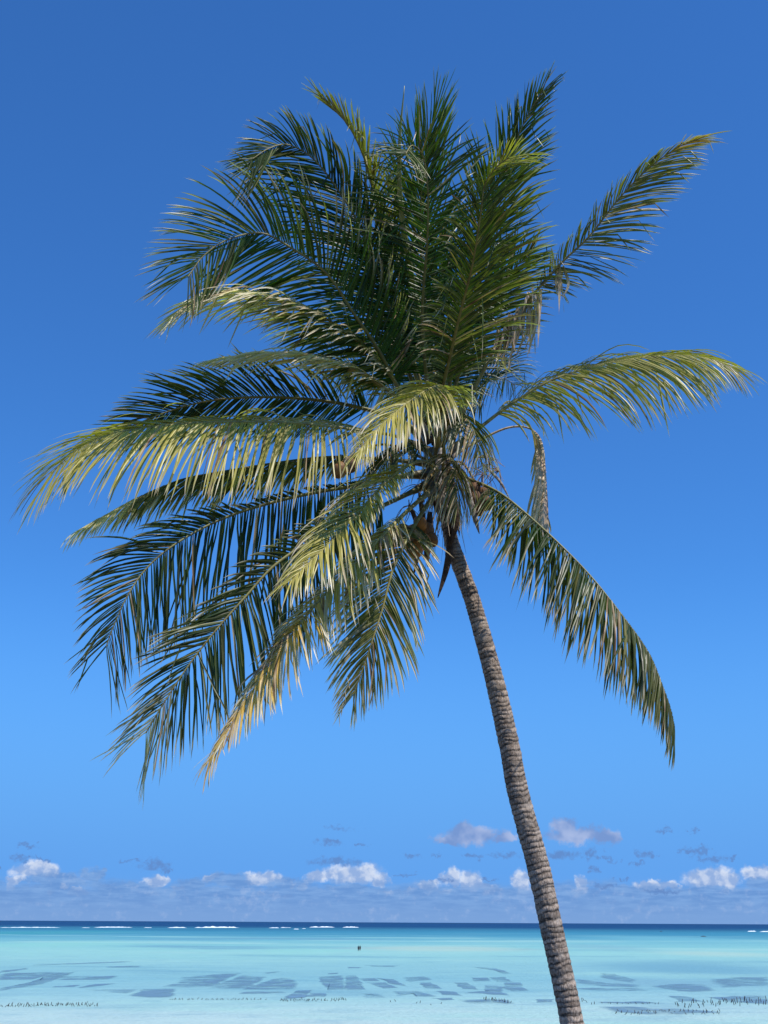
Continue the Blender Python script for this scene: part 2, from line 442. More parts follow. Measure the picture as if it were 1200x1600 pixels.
M_LEAF, M_RIB = leaf_material(), rib_material()
TRUNK = [(2.438, 15.6, 5.7, 0.1739), (2.262, 15.6, 6.867, 0.1391), (2.176, 15.6, 7.349, 0.1362), (2.048, 15.6, 8.002, 0.137), (1.92, 15.6, 8.675, 0.139), (1.706, 15.6, 9.539, 0.1338),
 (1.603, 15.6, 10.168, 0.1297), (1.428, 15.6, 11.031, 0.12), (1.205, 15.6, 11.924, 0.1059), (1.093, 15.6, 12.282, 0.1046), (0.979, 15.6, 12.618, 0.0991), (0.889, 15.6, 12.95, 0.0914),
 (0.768, 15.6, 13.803, 0.0932), (0.701, 15.6, 14.198, 0.0823)]
FRONDS = [{'hint': (0, 0.85, 0.35),
  'yel': 0.16,
  'dry': 0.26,
  'len': 1.15,
  'vee': 6,
  'droop': 0.42,
  'g': (-0.55, 0, -0.7),
  'backlit': 0.55,
  'ang': ((58, 30), (70, 30)),
  'wide': 1,
  'kink': 0.04,
  'pts': [(0.631, 15.6, 14.292), (0.269, 15.1, 14.695), (-0.079, 14.6, 15.183), (-0.405, 14.2, 15.519), (-0.754, 13.8, 15.883), (-1.206, 13.5, 16.084), (-1.563, 13.3, 16.163),
          (-1.945, 13.1, 15.939), (-2.207, 13.0, 15.655), (-2.359, 12.9, 15.316)]},
 {'hint': (0, 0.85, 0.35),
  'yel': 0.08,
  'dry': 0.12,
  'len': 1.3,
  'vee': 10,
  'droop': 0.38,
  'g': (-0.6, 0, -0.6),
  'backlit': 0.2,
  'ang': (44, 26),
  'wide': 1,
  'sides': (0.6, 1.0),
  'pts': [(0.672, 15.7, 14.429), (0.388, 15.3, 15.024), (0.029, 14.7, 15.98), (-0.297, 14.0, 16.61), (-0.669, 13.6, 17.075), (-0.956, 13.4, 17.342), (-1.248, 13.2, 17.392),
          (-1.468, 13.0, 17.191), (-1.65, 12.9, 16.97)]},
 {'hint': (0.7, 0.6, 0.3),
  'yel': 0.55,
  'dry': 0.12,
  'len': 0.62,
  'vee': 35,
  'droop': 0.08,
  'ang': (34, 12),
  'bare': 0.3,
  'pts': [(0.713, 15.8, 14.567), (0.347, 15.4, 15.461), (0.036, 14.8, 16.529), (-0.163, 13.7, 17.028), (-0.291, 13.2, 17.235), (-0.507, 12.9, 17.522), (-0.823, 12.7, 17.75)]},
 {'hint': (0, 0.85, 0.35),
  'yel': 0.1,
  'dry': 0.04,
  'len': 1.15,
  'vee': 8,
  'droop': 0.4,
  'g': (-0.35, 0, -0.9),
  'backlit': 0.6,
  'ang': (76, 40),
  'pts': [(0.734, 15.5, 14.347), (0.583, 15.1, 14.933), (0.498, 14.5, 15.683), (0.547, 13.8, 16.425), (0.536, 13.4, 16.929), (0.474, 13.2, 17.22), (0.339, 13.0, 17.249),
          (0.246, 12.8, 16.986)]},
 {'hint': (0, 0.85, 0.35),
  'yel': 0.26,
  'backlit': 0.8,
  'dry': 0.05,
  'len': 1.15,
  'vee': 8,
  'droop': 0.03,
  'ang': (30, 6),
  'bare': 0.3,
  'wide': 1,
  'pts': [(0.749, 15.8, 14.567), (0.629, 15.3, 15.414), (0.505, 14.6, 16.416), (0.473, 14.0, 17.131), (0.53, 13.6, 17.549), (0.626, 13.4, 17.898)]},
 {'hint': (-0.35, 0.85, 0.2),
  'yel': 0.24,
  'backlit': 0.3,
  'deadleaf': 0.1,
  'dry': 0.16,
  'len': 1.15,
  'vee': 0,
  'droop': 0.42,
  'ang': (50, 22),
  'tip': (0.86, (0.62, 0.52, 0.1)),
  'sides': (1.05, 0.6),
  'g': (-0.3, 0, -1),
  'pts': [(0.781, 15.4, 14.307), (0.775, 14.8, 14.703), (0.862, 14.3, 15.022), (0.962, 13.8, 15.36), (1.079, 13.3, 15.715), (1.152, 12.8, 16.128), (1.189, 12.6, 16.4), (1.312, 12.4, 16.515),
          (1.457, 12.3, 16.589)]},
 {'hint': (0, 0.85, 0.35),
  'yel': 0.16,
  'dry': 0.1,
  'len': 0.95,
  'vee': 10,
  'droop': 0.22,
  'backlit': 0.5,
  'ang': (52, 10),
  'kink': 0.22,
  'pts': [(0.821, 15.8, 14.567), (0.986, 15.3, 15.612), (1.148, 14.7, 16.477), (1.392, 14.1, 17.102), (1.622, 13.7, 17.527), (1.83, 13.4, 17.955), (2.032, 13.2, 18.231)]},
 {'hint': (0, 0.85, 0.35),
  'yel': 0.2,
  'dry': 0.12,
  'len': 1.0,
  'vee': 8,
  'droop': 0.3,
  'backlit': 0.4,
  'ang': (50, 14),
  'pts': [(0.849, 16.0, 14.651), (1.099, 15.7, 15.51), (1.425, 15.3, 16.112), (1.757, 14.9, 16.546), (1.992, 14.6, 16.672)]},
 {'hint': (-0.3, 0.75, 0.4),
  'yel': 0.46,
  'dry': 0.14,
  'len': 0.95,
  'vee': -6,
  'droop': 0.3,
  'ang': (48, 8),
  'bare': 0.45,
  'tip': (0.8, (0.7, 0.44, 0.1)),
  'g': (0.35, 0, -1),
  'miss': 0.06,
  'sides': (1.0, 0.4),
  'label': 'ragged frond rising to the upper right with an orange tip',
  'pts': [(0.879, 15.6, 14.294), (1.185, 15.4, 14.881), (1.566, 15.2, 15.615), (1.833, 15.1, 16.008), (2.135, 15.0, 16.354), (2.474, 14.9, 16.721), (2.839, 14.8, 17.059),
          (3.258, 14.6, 17.558), (3.657, 14.4, 17.911), (4.041, 14.2, 18.114), (4.275, 14.1, 18.157)]},
 {'hint': (0, -0.7, 0.6),
  'yel': 0.7,
  'dry': 0.2,
  'len': 1.3,
  'vee': -12,
  'droop': 0.9,
  'ang': (54, 20),
  'tip': (0.84, (0.48, 0.38, 0.22)),
  'g': (0.15, 0, -1),
  'label': 'yellow green frond arching level to the right',
  'pts': [(0.895, 15.6, 14.151), (1.272, 15.5, 14.426), (1.739, 15.4, 14.768), (2.332, 15.2, 15.065), (3.071, 15.1, 15.263), (3.788, 15.0, 15.324), (4.272, 14.9, 15.259),
          (4.618, 14.8, 15.071)]},
 {'hint': (0.5, -0.1, 0.8),
  'yel': 0.14,
  'dry': 0.18,
  'len': 1.12,
  'vee': -42,
  'droop': 0.7,
  'ang': (68, 16),
  'g': (-0.3, 0, -1),
  'bare': 0.16,
  'kink': 0.03,
  'label': 'green frond hanging down to the lower right',
  'pts': [(0.868, 15.5, 13.831), (1.113, 15.3, 13.638), (1.375, 15.1, 13.449), (1.635, 14.9, 13.193), (2.097, 14.6, 12.622), (2.521, 14.4, 12.066), (2.866, 14.2, 11.487),
          (3.122, 14.1, 11.023), (3.244, 14.0, 10.588), (3.315, 14.0, 10.328), (3.338, 14.0, 10.145)]},
 {'hint': (0, -0.7, 0.6),
  'yel': 0.8,
  'dry': 0.34,
  'len': 0.85,
  'vee': -8,
  'droop': 0.75,
  'ang': (46, 14),
  'g': (-0.05, -0.1, -1),
  'label': 'yellow green frond drooping over the heart',
  'pts': [(0.726, 15.4, 13.978), (0.706, 14.9, 14.193), (0.755, 14.3, 14.343), (0.707, 13.8, 14.311), (0.467, 13.3, 14.006), (0.156, 12.9, 13.59), (-0.112, 12.6, 13.195),
          (-0.283, 12.4, 12.862)]},
 {'hint': (0, -0.7, 0.6),
  'bare': 0.3,
  'sides': ((0.35, 1.0), 1.0),
  'yel': 0.8,
  'dry': 0.32,
  'len': 0.95,
  'vee': -4,
  'droop': 0.6,
  'ang': (46, 16),
  'g': (0.12, -0.1, -1),
  'label': 'yellow frond hanging towards the viewer below the heart',
  'pts': [(0.77, 15.3, 13.664), (0.56, 14.7, 13.644), (0.315, 14.1, 13.378), (-0.002, 13.5, 12.897), (-0.289, 13.0, 12.384), (-0.554, 12.6, 11.933), (-0.805, 12.3, 11.563),
          (-0.953, 12.1, 11.326)]},
 {'hint': (0, -0.7, 0.6),
  'yel': 0.78,
  'dry': 0.16,
  'len': 1.3,
  'vee': -16,
  'droop': 0.55,
  'ang': (82, 16),
  'g': (-0.06, 0, -1),
  'wide': 1,
  'wid': 0.031,
  'kink': 0.02,
  'label': 'bright yellow green frond spreading level to the far left',
  'pts': [(0.626, 15.5, 14.111), (0.166, 15.1, 14.162), (-0.34, 14.7, 14.086), (-0.989, 14.4, 14.047), (-1.623, 14.2, 13.986), (-2.38, 13.9, 13.838), (-2.987, 13.7, 13.675),
          (-3.398, 13.6, 13.522), (-3.699, 13.5, 13.275), (-3.928, 13.5, 13.03)]},
 {'hint': (0, 0.75, 0.5),
  'yel': 0.08,
  'dry': 0.12,
  'len': 0.9,
  'vee': 8,
  'droop': 0.3,
  'ang': (54, 14),
  'g': (-0.5, 0, -0.6),
  'pts': [(0.608, 15.9, 14.413), (0.174, 15.8, 14.71), (-0.543, 15.6, 14.844), (-1.244, 15.4, 14.848), (-1.9, 15.2, 14.765), (-2.439, 15.0, 14.607), (-2.9, 14.9, 14.412),
          (-3.372, 14.8, 14.148), (-3.776, 14.8, 13.946)]},
 {'hint': (0, -0.2, 1),
  'yel': 0.28,
  'dry': 0.26,
  'len': 0.85,
  'vee': -22,
  'droop': 0.8,
  'ang': (54, 14),
  'tip': (0.7, (0.78, 0.66, 0.38)),
  'pts': [(0.629, 15.6, 13.961), (-0.004, 15.4, 13.947), (-0.694, 15.3, 13.941), (-1.364, 15.1, 13.787), (-2.219, 14.9, 13.554), (-2.631, 14.8, 13.417), (-3.14, 14.7, 13.142),
          (-3.561, 14.6, 12.838), (-3.808, 14.6, 12.684)]},
 {'hint': (0, 0.8, 0.35),
  'yel': 0.08,
  'dry': 0.12,
  'len': 1.28,
  'vee': 0,
  'droop': 0.36,
  'g': (0, 0, -1),
  'ang': ((44, 26), (78, 22)),
  'wide': 1,
  'gap': 0.031,
  'wid': 0.028,
  'kink': 0.02,
  'sides': ((0.14, 0.78), 1.0),
  'pts': [(0.646, 15.4, 13.746), (0.167, 15.1, 13.587), (-0.333, 14.8, 13.358), (-0.817, 14.6, 13.197), (-1.34, 14.4, 12.995), (-1.823, 14.1, 12.722), (-2.204, 13.9, 12.459),
          (-2.557, 13.7, 12.132), (-2.796, 13.6, 11.829), (-2.945, 13.5, 11.496), (-3.072, 13.5, 11.144), (-3.129, 13.5, 10.936)]},
 {'hint': (0, 0.8, 0.35),
  'yel': 0.1,
  'dry': 0.2,
  'len': 1.25,
  'vee': 0,
  'droop': 0.28,
  'ang': ((44, 20), (70, 20)),
  'tip': (0.86, (0.62, 0.56, 0.42)),
  'wide': 1,
  'gap': 0.031,
  'wid': 0.028,
  'kink': 0.02,
  'sides': ((0.34, 0.8), 1.0),
  'pts': [(0.684, 15.3, 13.618), (0.248, 14.9, 13.247), (-0.319, 14.4, 12.789), (-0.776, 14.1, 12.441), (-1.259, 13.8, 12.011), (-1.596, 13.6, 11.544), (-1.915, 13.4, 11.067),
          (-2.165, 13.3, 10.667), (-2.403, 13.2, 10.216), (-2.557, 13.2, 9.925)]},
 {'hint': (0, -0.7, 0.6),
  'yel': 0.95,
  'dry': 0.7,
  'deadleaf': 0.16,
  'len': 0.85,
  'vee': -10,
  'droop': 0.5,
  'ang': (36, 8),
  'tip': (0.3, (0.7, 0.44, 0.1)),
  'sides': (0.9, 0.75),
  'g': (0.2, 0, -1),
  'label': 'golden orange frond hanging lowest under the crown',
  'pts': [(0.708, 15.1, 13.473), (0.322, 14.5, 12.936), (-0.075, 14.0, 12.356), (-0.409, 13.7, 11.908), (-0.743, 13.4, 11.444), (-0.957, 12.8, 10.955), (-1.148, 12.6, 10.592),
          (-1.348, 12.4, 10.224), (-1.554, 12.2, 9.802), (-1.698, 12.1, 9.499)]},
 {'hint': (0.1, 0.8, 0.1),
  'yel': 0.34,
  'dry': 0.5,
  'deadleaf': 0.14,
  'len': 0.95,
  'vee': 0,
  'droop': 0.4,
  'ang': (50, 16),
  'kink': 0.14,
  'bare': 0.3,
  'pts': [(0.746, 15.2, 13.446), (0.49, 14.7, 12.962), (0.278, 14.3, 12.452), (0.104, 14.1, 12.001), (-0.017, 14.0, 11.501), (-0.127, 13.9, 11.115), (-0.249, 13.9, 10.738),
          (-0.342, 13.9, 10.477)]},
 {'hint': (0, -0.35, 1),
  'yel': 0.5,
  'dry': 0.45,
  'len': 1.05,
  'vee': -12,
  'droop': 0.45,
  'ang': (54, 16),
  'tip': (0.42, (0.78, 0.66, 0.38)),
  'g': (-0.5, 0, -1),
  'label': 'straw tipped frond, upper of the two pale ones on the left',
  'pts': [(0.581, 15.2, 14.224), (0.163, 14.9, 14.839), (-0.349, 14.5, 15.254), (-0.925, 14.1, 15.491), (-1.482, 13.8, 15.566), (-1.946, 13.6, 15.525), (-2.306, 13.4, 15.279),
          (-2.589, 13.3, 14.987)]},
 {'hint': (0, -0.35, 1),
  'yel': 0.7,
  'dry': 0.45,
  'len': 0.85,
  'vee': -10,
  'droop': 0.4,
  'ang': (42, 8),
  'tip': (0.2, (0.78, 0.66, 0.38)),
  'g': (-0.5, 0, -1),
  'label': 'straw coloured frond, lower of the two pale ones on the left',
  'pts': [(0.585, 15.3, 14.218), (0.207, 15.0, 14.65), (-0.349, 14.7, 14.93), (-0.846, 14.4, 14.988), (-1.355, 14.2, 14.952), (-1.798, 14.0, 14.815), (-2.145, 13.9, 14.694)]},
 {'hint': (0, 0.85, 0.35),
  'yel': -0.05,
  'dry': 0.06,
  'len': 1.1,
  'vee': 10,
  'backlit': 0.5,
  'droop': 0.3,
  'ang': (66, 26),
  'pts': [(0.726, 16.1, 14.593), (0.498, 16.0, 15.447), (0.218, 15.8, 16.267), (-0.11, 15.5, 16.931), (-0.385, 15.2, 17.274)]},
 {'hint': (0, 0.85, 0.35),
  'yel': -0.05,
  'dry': 0.06,
  'len': 1.1,
  'vee': 10,
  'backlit': 0.5,
  'droop': 0.25,
  'ang': (66, 26),
  'pts': [(0.804, 16.2, 14.634), (0.925, 16.2, 15.542), (1.039, 16.0, 16.481), (1.153, 15.7, 17.16), (1.24, 15.5, 17.573)]},
 {'hint': (0, 0.5, 0.8),
  'yel': -0.05,
  'dry': 0.1,
  'len': 1.0,
  'vee': 5,
  'droop': 0.5,
  'ang': (66, 20),
  'pts': [(0.738, 16.4, 14.615), (0.377, 16.8, 15.292), (-0.109, 17.2, 15.893), (-0.622, 17.6, 16.352), (-1.054, 18.0, 16.574)]},
 {'hint': (0, 0.5, 0.8),
  'yel': 0.1,
  'dry': 0.1,
  'len': 0.95,
  'vee': 5,
  'droop': 0.7,
  'ang': (66, 20),
  'pts': [(0.85, 16.4, 14.616), (1.159, 17.0, 15.383), (1.561, 17.6, 16.086), (1.931, 18.2, 16.455), (2.185, 18.6, 16.525)]},
 {'hint': (0, -1, 0.3),
  'yel': -0.05,
  'dry': 0.1,
  'len': 1.1,
  'vee': 8,
  'droop': 0.4,
  'ang': (66, 26),
  'pts': [(0.794, 16.4, 14.616), (0.815, 17.1, 15.637), (0.773, 17.8, 16.625), (0.637, 18.6, 17.491), (0.49, 19.2, 17.859)]},
 {'yel': 0.3,
  'dry': 0.9,
  'len': 1.0,
  'gap': 0.024,
  'wid': 0.04,
  'vee': -25,
  'droop': 1.0,
  'ang': (42, 12),
  'bare': 0.5,
  'dead': True,
  'label': 'dead pale brown frond hanging straight down on the right',
  'pts': [(0.905, 15.8, 14.135), (1.31, 16.0, 14.457), (1.78, 16.1, 14.717), (2.118, 16.1, 14.679), (2.252, 16.1, 14.356), (2.277, 16.1, 13.824), (2.284, 16.1, 13.302)]},
 {'hint': (0.3, -0.5, 0.7),
  'yel': 0.2,
  'dry': 0.4,
  'len': 0.8,
  'vee': -20,
  'droop': 0.9,
  'ang': (50, 20),
  'bare': 0.3,
  'kink': 0.15,
  'pts': [(0.778, 15.4, 13.979), (0.825, 14.9, 14.239), (0.948, 14.4, 14.209), (1.102, 14.1, 13.88), (1.166, 14.0, 13.48)]},
 {'hint': (0.3, -0.5, 0.7),
  'yel': 0.25,
  'dry': 0.5,
  'len': 0.75,
  'vee': -25,
  'droop': 1.0,
  'ang': (50, 16),
  'bare': 0.3,
  'kink': 0.15,
  'deadleaf': 0.55,
  'pts': [(0.775, 15.4, 13.701), (0.786, 14.9, 13.785), (0.847, 14.5, 13.63), (0.896, 14.3, 13.295), (0.9, 14.2, 12.879)]},
 {'hint': (-0.2, -0.4, 0.8),
  'yel': 0.15,
  'dry': 0.3,
  'len': 0.8,
  'vee': -20,
  'droop': 0.9,
  'ang': (50, 16),
  'bare': 0.3,
  'kink': 0.1,
  'deadleaf': 0.1,
  'pts': [(0.725, 15.4, 13.839), (0.539, 15.0, 13.959), (0.329, 14.7, 13.928), (0.094, 14.4, 13.674), (-0.035, 14.3, 13.333)]}]
FOOT = Vector(TRUNK[0][:3])
palm = link('palm_tree', None, label='tall leaning coconut palm with wind-ruffled fronds over the turquoise lagoon', cat='palm tree', loc=FOOT)
DOWN = Vector((0, 0, -1))


def trunk_material():
    m, g, b, _ = mat('palm bark', 0.85, 0.25)
    at = g.node('ShaderNodeAttribute', attribute_name='tint')
    geo = g.node('ShaderNodeNewGeometry')
    p = geo.outputs['Position']
    fib = g.noise(g.vec('MULTIPLY', p, (1, 1, 0.35)), 60.0, 5.0, 0.65)
    blot = g.noise(p, 7.0, 5.0, 0.6)
    c = g.mix(g.step(fib, 0.35, 0.68), g.mix(1.0, at.outputs['Color'], (0.40, 0.37, 0.35), 'MULTIPLY'), at.outputs['Color'])
    c = g.mix(g.step(blot, 0.50, 0.72, 0.0, 0.55), c, (0.46, 0.40, 0.34))
    c = g.mix(g.step(blot, 0.46, 0.28, 0.0, 0.6), c, (0.085, 0.06, 0.045))
    g.put(b.inputs['Base Color'], c)
    bump(g, b, fib, 0.012, 0.8)
    return m


def build_trunk():
    rnd = random.Random(4)
    pts, L = spline([t[:3] for t in TRUNK], 900)
    rad = [t[3] for t in TRUNK]
    zs = [t[2] for t in TRUNK]
    n = 56
    # ring boundaries along the length
    marks, s = [0.0], 0.0
    while s < L + 0.3:
        f = s / L
        s += (0.076 - 0.024 * f) * rnd.uniform(0.72, 1.28)
        marks.append(s)
    tone = [rnd.uniform(0.7, 1.3) for _ in marks]
    amp = [rnd.uniform(0.6, 1.35) for _ in marks]
    wob = [(rnd.uniform(0, 6.28), rnd.uniform(0.1, 0.34)) for _ in marks]
    vs, fs, cs = [], [], []
    import bisect
    for i, p in enumerate(pts):
        s = L * i / (len(pts) - 1)
        T = (pts[min(i + 1, 899)] - pts[max(i - 1, 0)]).normalized()
        S = T.cross(Vector((0, 1, 0))).normalized()
        U = S.cross(T)
        z = p.z
        j = 0
        while j < len(zs) - 2 and zs[j + 1] < z:
            j += 1
        f = max(0.0, min(1.0, (z - zs[j]) / (zs[j + 1] - zs[j])))
        r = rad[j] + (rad[j + 1] - rad[j]) * f
        for k in range(n):
            a = 2 * math.pi * k / n
            ca, sa = math.cos(a), math.sin(a)
            s2 = s + 0.026 * noise.noise((ca * 1.1, sa * 1.1, s * 1.7)) + 0.010 * noise.noise((ca * 3.0, sa * 3.0, s * 6.0))
            q = min(max(bisect.bisect_right(marks, s2) - 1, 0), len(marks) - 2)
            s3 = s2 + (marks[q + 1] - marks[q]) * wob[q][1] * 0.6 * math.sin(a + wob[q][0])
            q = min(max(bisect.bisect_right(marks, s3) - 1, 0), len(marks) - 2)
            ph = (s3 - marks[q]) / (marks[q + 1] - marks[q])
            ph = max(0.0, min(1.0, ph))
            shp = math.sin(math.pi * ph ** 0.75) ** 0.55
            rough = noise.noise((ca * 5, sa * 5, s * 14)) * 0.010 + noise.noise((ca * 12, sa * 12, s * 50)) * 0.006
            rr = r * (0.958 + 0.060 * amp[q] * shp) + rough * 0.6
            vs.append(p + S * (ca * rr) + U * (sa * rr))
            t_ = tone[q]
            base = lerp3((0.50, 0.405, 0.32), (0.49, 0.38, 0.285), sstep(s / L, 0.3, 0.9))
            crack = 0.16 + 0.84 * sstep(shp, 0.35, 0.85)
            cs.append(tuple(c * t_ * crack for c in base))
    for i in range(len(pts) - 1):
        for k in range(n):
            k2 = (k + 1) % n
            fs.append((i * n + k, i * n + k2, (i + 1) * n + k2, (i + 1) * n + k))
    vs = [v - FOOT for v in vs]
    link('trunk', mesh('trunk', vs, fs, trunk_material(), cs), palm)
    return pts[-1]


TOP = build_trunk()


def build_frond(f, idx):
    rnd = random.Random(100 + idx * 7)
    NP = 64
    pts, L = spline(f['pts'], NP)
    T = [(pts[min(i + 1, NP - 1)] - pts[max(i - 1, 0)]).normalized() for i in range(NP)]
    outw = pts[NP // 2] - pts[0]
    outw.z = 0
    outw.normalize()
    h = Vector((0, 0, 1)) - outw * 0.5
    N = [(h - T[0] * h.dot(T[0])).normalized()]
    for i in range(1, NP):
        q = T[i - 1].rotation_difference(T[i])
        v = q @ N[-1]
        N.append((v - T[i] * v.dot(T[i])).normalized())
    if 'hint' in f:
        h = Vector(f['hint'])
        N = [(h - t * h.dot(t)).normalized() for t in T]
    roll0, roll1 = f.get('roll', (0, 0))
    for i in range(NP):
        N[i] = Matrix.Rotation(R(roll0 + (roll1 - roll0) * i / (NP - 1)), 3, T[i]) @ N[i]

    def at(t):
        x = t * (NP - 1)
        i = min(int(x), NP - 2)
        w = x - i
        return pts[i].lerp(pts[i + 1], w), T[i].lerp(T[i + 1], w).normalized(), N[i].lerp(N[i + 1], w).normalized()

    yel, dry = f.get('yel', 0.2), f.get('dry', 0.12)
    # midrib
    vs, cs = [], []
    nr = 7
    for i in range(NP):
        t = i / (NP - 1)
        r = 0.007 + 0.030 * (1 - t) ** 1.4 + 0.055 * max(0.0, 1 - t / 0.12) ** 1.5
        S = T[i].cross(N[i])
        c = lerp3(lerp3((0.16, 0.17, 0.045), (0.42, 0.36, 0.10), yel * 1.1), TAN if f.get('dead') else (0.30, 0.24, 0.08), sstep(t, 0.1, 0.9) * 0.5)
        c = lerp3((0.11, 0.075, 0.04), c, sstep(t, 0.0, 0.11))
        if f.get('dead'):
            c = lerp3(c, TAN, 0.8)
        for k in range(nr):
            a = 2 * math.pi * k / nr
            vs.append(pts[i] + S * (math.cos(a) * r) + N[i] * (math.sin(a) * r * 0.7) - FOOT)
            cs.append(c)
    fs = [(i * nr + k, i * nr + (k + 1) % nr, (i + 1) * nr + (k + 1) % nr, (i + 1) * nr + k) for i in range(NP - 1) for k in range(nr)]
    fr = link('frond', mesh('frond', vs, fs, M_RIB, cs), palm, label=f.get('label'))

    # leaflets
    t0 = f.get('bare', 0.20)
    Lm = f.get('len', 0.95) * 1.08
    angs = f.get('ang', (68, 24))
    if not isinstance(angs[0], (tuple, list)):
        angs = (angs, angs)
    vee = f.get('vee', 12)
    droop = f.get('droop', 0.7)
    grav = Vector(f.get('g', (-0.12, 0, -1))).normalized()
    sides = f.get('sides', (1.0, 1.0))
    wid = f.get('wid', 0.028)
    SEG = 7
    prof = (0.55, 1.0, 1.0, 1.0, 0.95, 0.84, 0.62)
    vs, cs, fs = [], [], []
    for sd_i, sg in enumerate((-1, 1)):
        sv = sides[sd_i]
        a0, a1 = angs[sd_i][0] + 5, angs[sd_i][1] + 3
        sv = sv if isinstance(sv, (tuple, list)) else (sv, sv)
        n = int(L * (1 - t0) / f.get('gap', 0.029))
        ph = [rnd.uniform(0, 6.28) for _ in range(5)]
        for i in range(n):
            u = (i + rnd.uniform(-0.3, 0.3)) / max(1, n - 1)
            u = max(0.0, min(1.0, u))
            if rnd.random() < f.get('miss', 0.04):
                continue
            t = t0 + (1 - t0) * u
            p, Tt, Nn = at(t)
            S = Tt.cross(Nn) * sg
            wave = 0.6 * math.sin(u * 23 + ph[0]) + 0.5 * math.sin(u * 47 + ph[1])
            wave2 = 0.6 * math.sin(u * 15 + ph[2]) + 0.5 * math.sin(u * 37 + ph[3])
            a = R(a0 + (a1 - a0) * u ** 1.2 + 3.5 * wave + rnd.gauss(0, 2.2))
            v = R(vee + 6 * wave2 + rnd.gauss(0, 5))
            if rnd.random() < 0.05:
                a += R(rnd.gauss(0, 12)); v += R(rnd.gauss(0, 16))
            d = (Tt * math.cos(a) + (S * math.cos(v) + Nn * math.sin(v)) * math.sin(a)).normalized()
            ln = Lm * (sv[0] + (sv[1] - sv[0]) * sstep(u, 0.35, 0.72)) * (0.55 + 0.45 * sstep(u, 0.0, 0.25)) * (1 - (0.38 if f.get('wide') else 0.55) * sstep(u, 0.55, 1.0)) * rnd.uniform(0.90, 1.04)
            if rnd.random() < 0.05:
                ln *= rnd.uniform(0.5, 0.85)
            W = (Tt - d * Tt.dot(d)).normalized()
            tw = sg * R(f.get('twist', 28) + rnd.gauss(0, 16))
            W = Matrix.Rotation(tw, 3, d) @ W
            dr = droop * (1 + 0.30 * wave2 + rnd.gauss(0, 0.16)) * (0.75 + 0.35 * (1 - u))
            kink = rnd.randint(2, 5) if rnd.random() < f.get('kink', 0.10) else 99
            dead = rnd.random() < f.get('deadleaf', 0.03)
            yl = yel + f.get('ygrad', 0.15) * (u - 0.4) + rnd.gauss(0, 0.07)
            yl = max(0.0, yl) ** 1.55
            body = lerp3(lerp3(DEEP, GREEN, rnd.random()), YELLOW, yl)  # sunlit fronds painted yellower and brighter, shaded ones kept near the dark greens
            body = lerp3(body, (0.065, 0.175, 0.016), f.get('backlit', 0.0) * rnd.random())  # glow of sun through the upper fronds painted as a brighter green
            if rnd.random() < 0.05:
                body = lerp3(body, YELLOW, 0.3)  # a few leaflets painted brighter as scattered glints
            tipmix = f.get('tip', None)
            if tipmix:
                body = lerp3(body, tipmix[1], sstep(u + rnd.gauss(0, 0.03), tipmix[0], min(1.0, tipmix[0] + 0.15)))
            if wave2 > 0.9 and rnd.random() < 0.35:
                continue
            drytip = dry * rnd.uniform(0.3, 1.9)
            dc = lerp3(TAN, PALE, rnd.random())
            w0 = wid * rnd.uniform(0.8, 1.12) * (1 - 0.45 * sstep(u, 0.6, 1.0))
            base_i = len(vs)
            q = p + Nn * 0.008
            step = ln / SEG
            for k in range(SEG + 1):
                s = k / SEG
                nn = d.cross(W).normalized()
                c = body
                if dead:
                    c = lerp3(TAN, BROWN, rnd.random())
                elif f.get('dead'):
                    c = lerp3(lerp3((0.72, 0.46, 0.27), BROWN, 0.6 * rnd.random() ** 1.5), PALE, 0.45 * s)
                else:
                    c = lerp3(c, YELLOW, 0.22 * s * (yl + 0.06))
                    if s > 1 - drytip:
                        c = lerp3(c, dc, (s - 1 + drytip) / max(0.02, drytip) * 1.6)
                if k < SEG:
                    w = w0 * prof[k] * 0.5
                    vs += [q - W * w - FOOT, q + nn * (w * 0.45) - FOOT, q + W * w - FOOT]
                    cs += [c, c, c]
                else:
                    vs.append(q - FOOT)
                    cs.append(c)
                d = (d + grav * (dr * (0.18 + 1.5 * s) / SEG * 2.0)
                     + Vector((rnd.gauss(0, 1), rnd.gauss(0, 1), rnd.gauss(0, 1))) * 0.036).normalized()
                if k == kink:
                    d = (d * 0.25 + grav + Vector((rnd.gauss(0, .3), rnd.gauss(0, .3), 0))).normalized()
                W = (W - d * W.dot(d)).normalized()
                W = Matrix.Rotation(rnd.gauss(0, 0.10), 3, d) @ W
                q = q + d * step
            for k in range(SEG - 1):
                o, o2 = base_i + 3 * k, base_i + 3 * k + 3
                fs += [(o, o + 1, o2 + 1, o2), (o + 1, o + 2, o2 + 2, o2 + 1)]
            o, tip_i = base_i + 3 * (SEG - 1), base_i + 3 * SEG
            fs += [(o, o + 1, tip_i), (o + 1, o + 2, tip_i)]
    link('leaflets', mesh('leaflets', vs, fs, M_LEAF, cs, smooth=False), fr, kind='stuff')


for i, f in enumerate(FRONDS):
    build_frond(f, i)

# ------------------------------------------------------------------ spear leaf, nuts, sheaths and dry spathes of the palm
HEART = Vector((0.753, 15.6, 14.085))


def plain(name, c1, c2, scale, rough=0.7, spec=0.3, bd=0.01):
    m, g, b, _ = mat(name, rough, spec)
    geo = g.node('ShaderNodeNewGeometry')
    n = g.noise(geo.outputs['Position'], scale, 6.0, 0.6)
    g.put(b.inputs['Base Color'], g.mix(g.step(n, 0.35, 0.68), c1, c2))
    if bd:
        bump(g, b, n, bd)
    return m


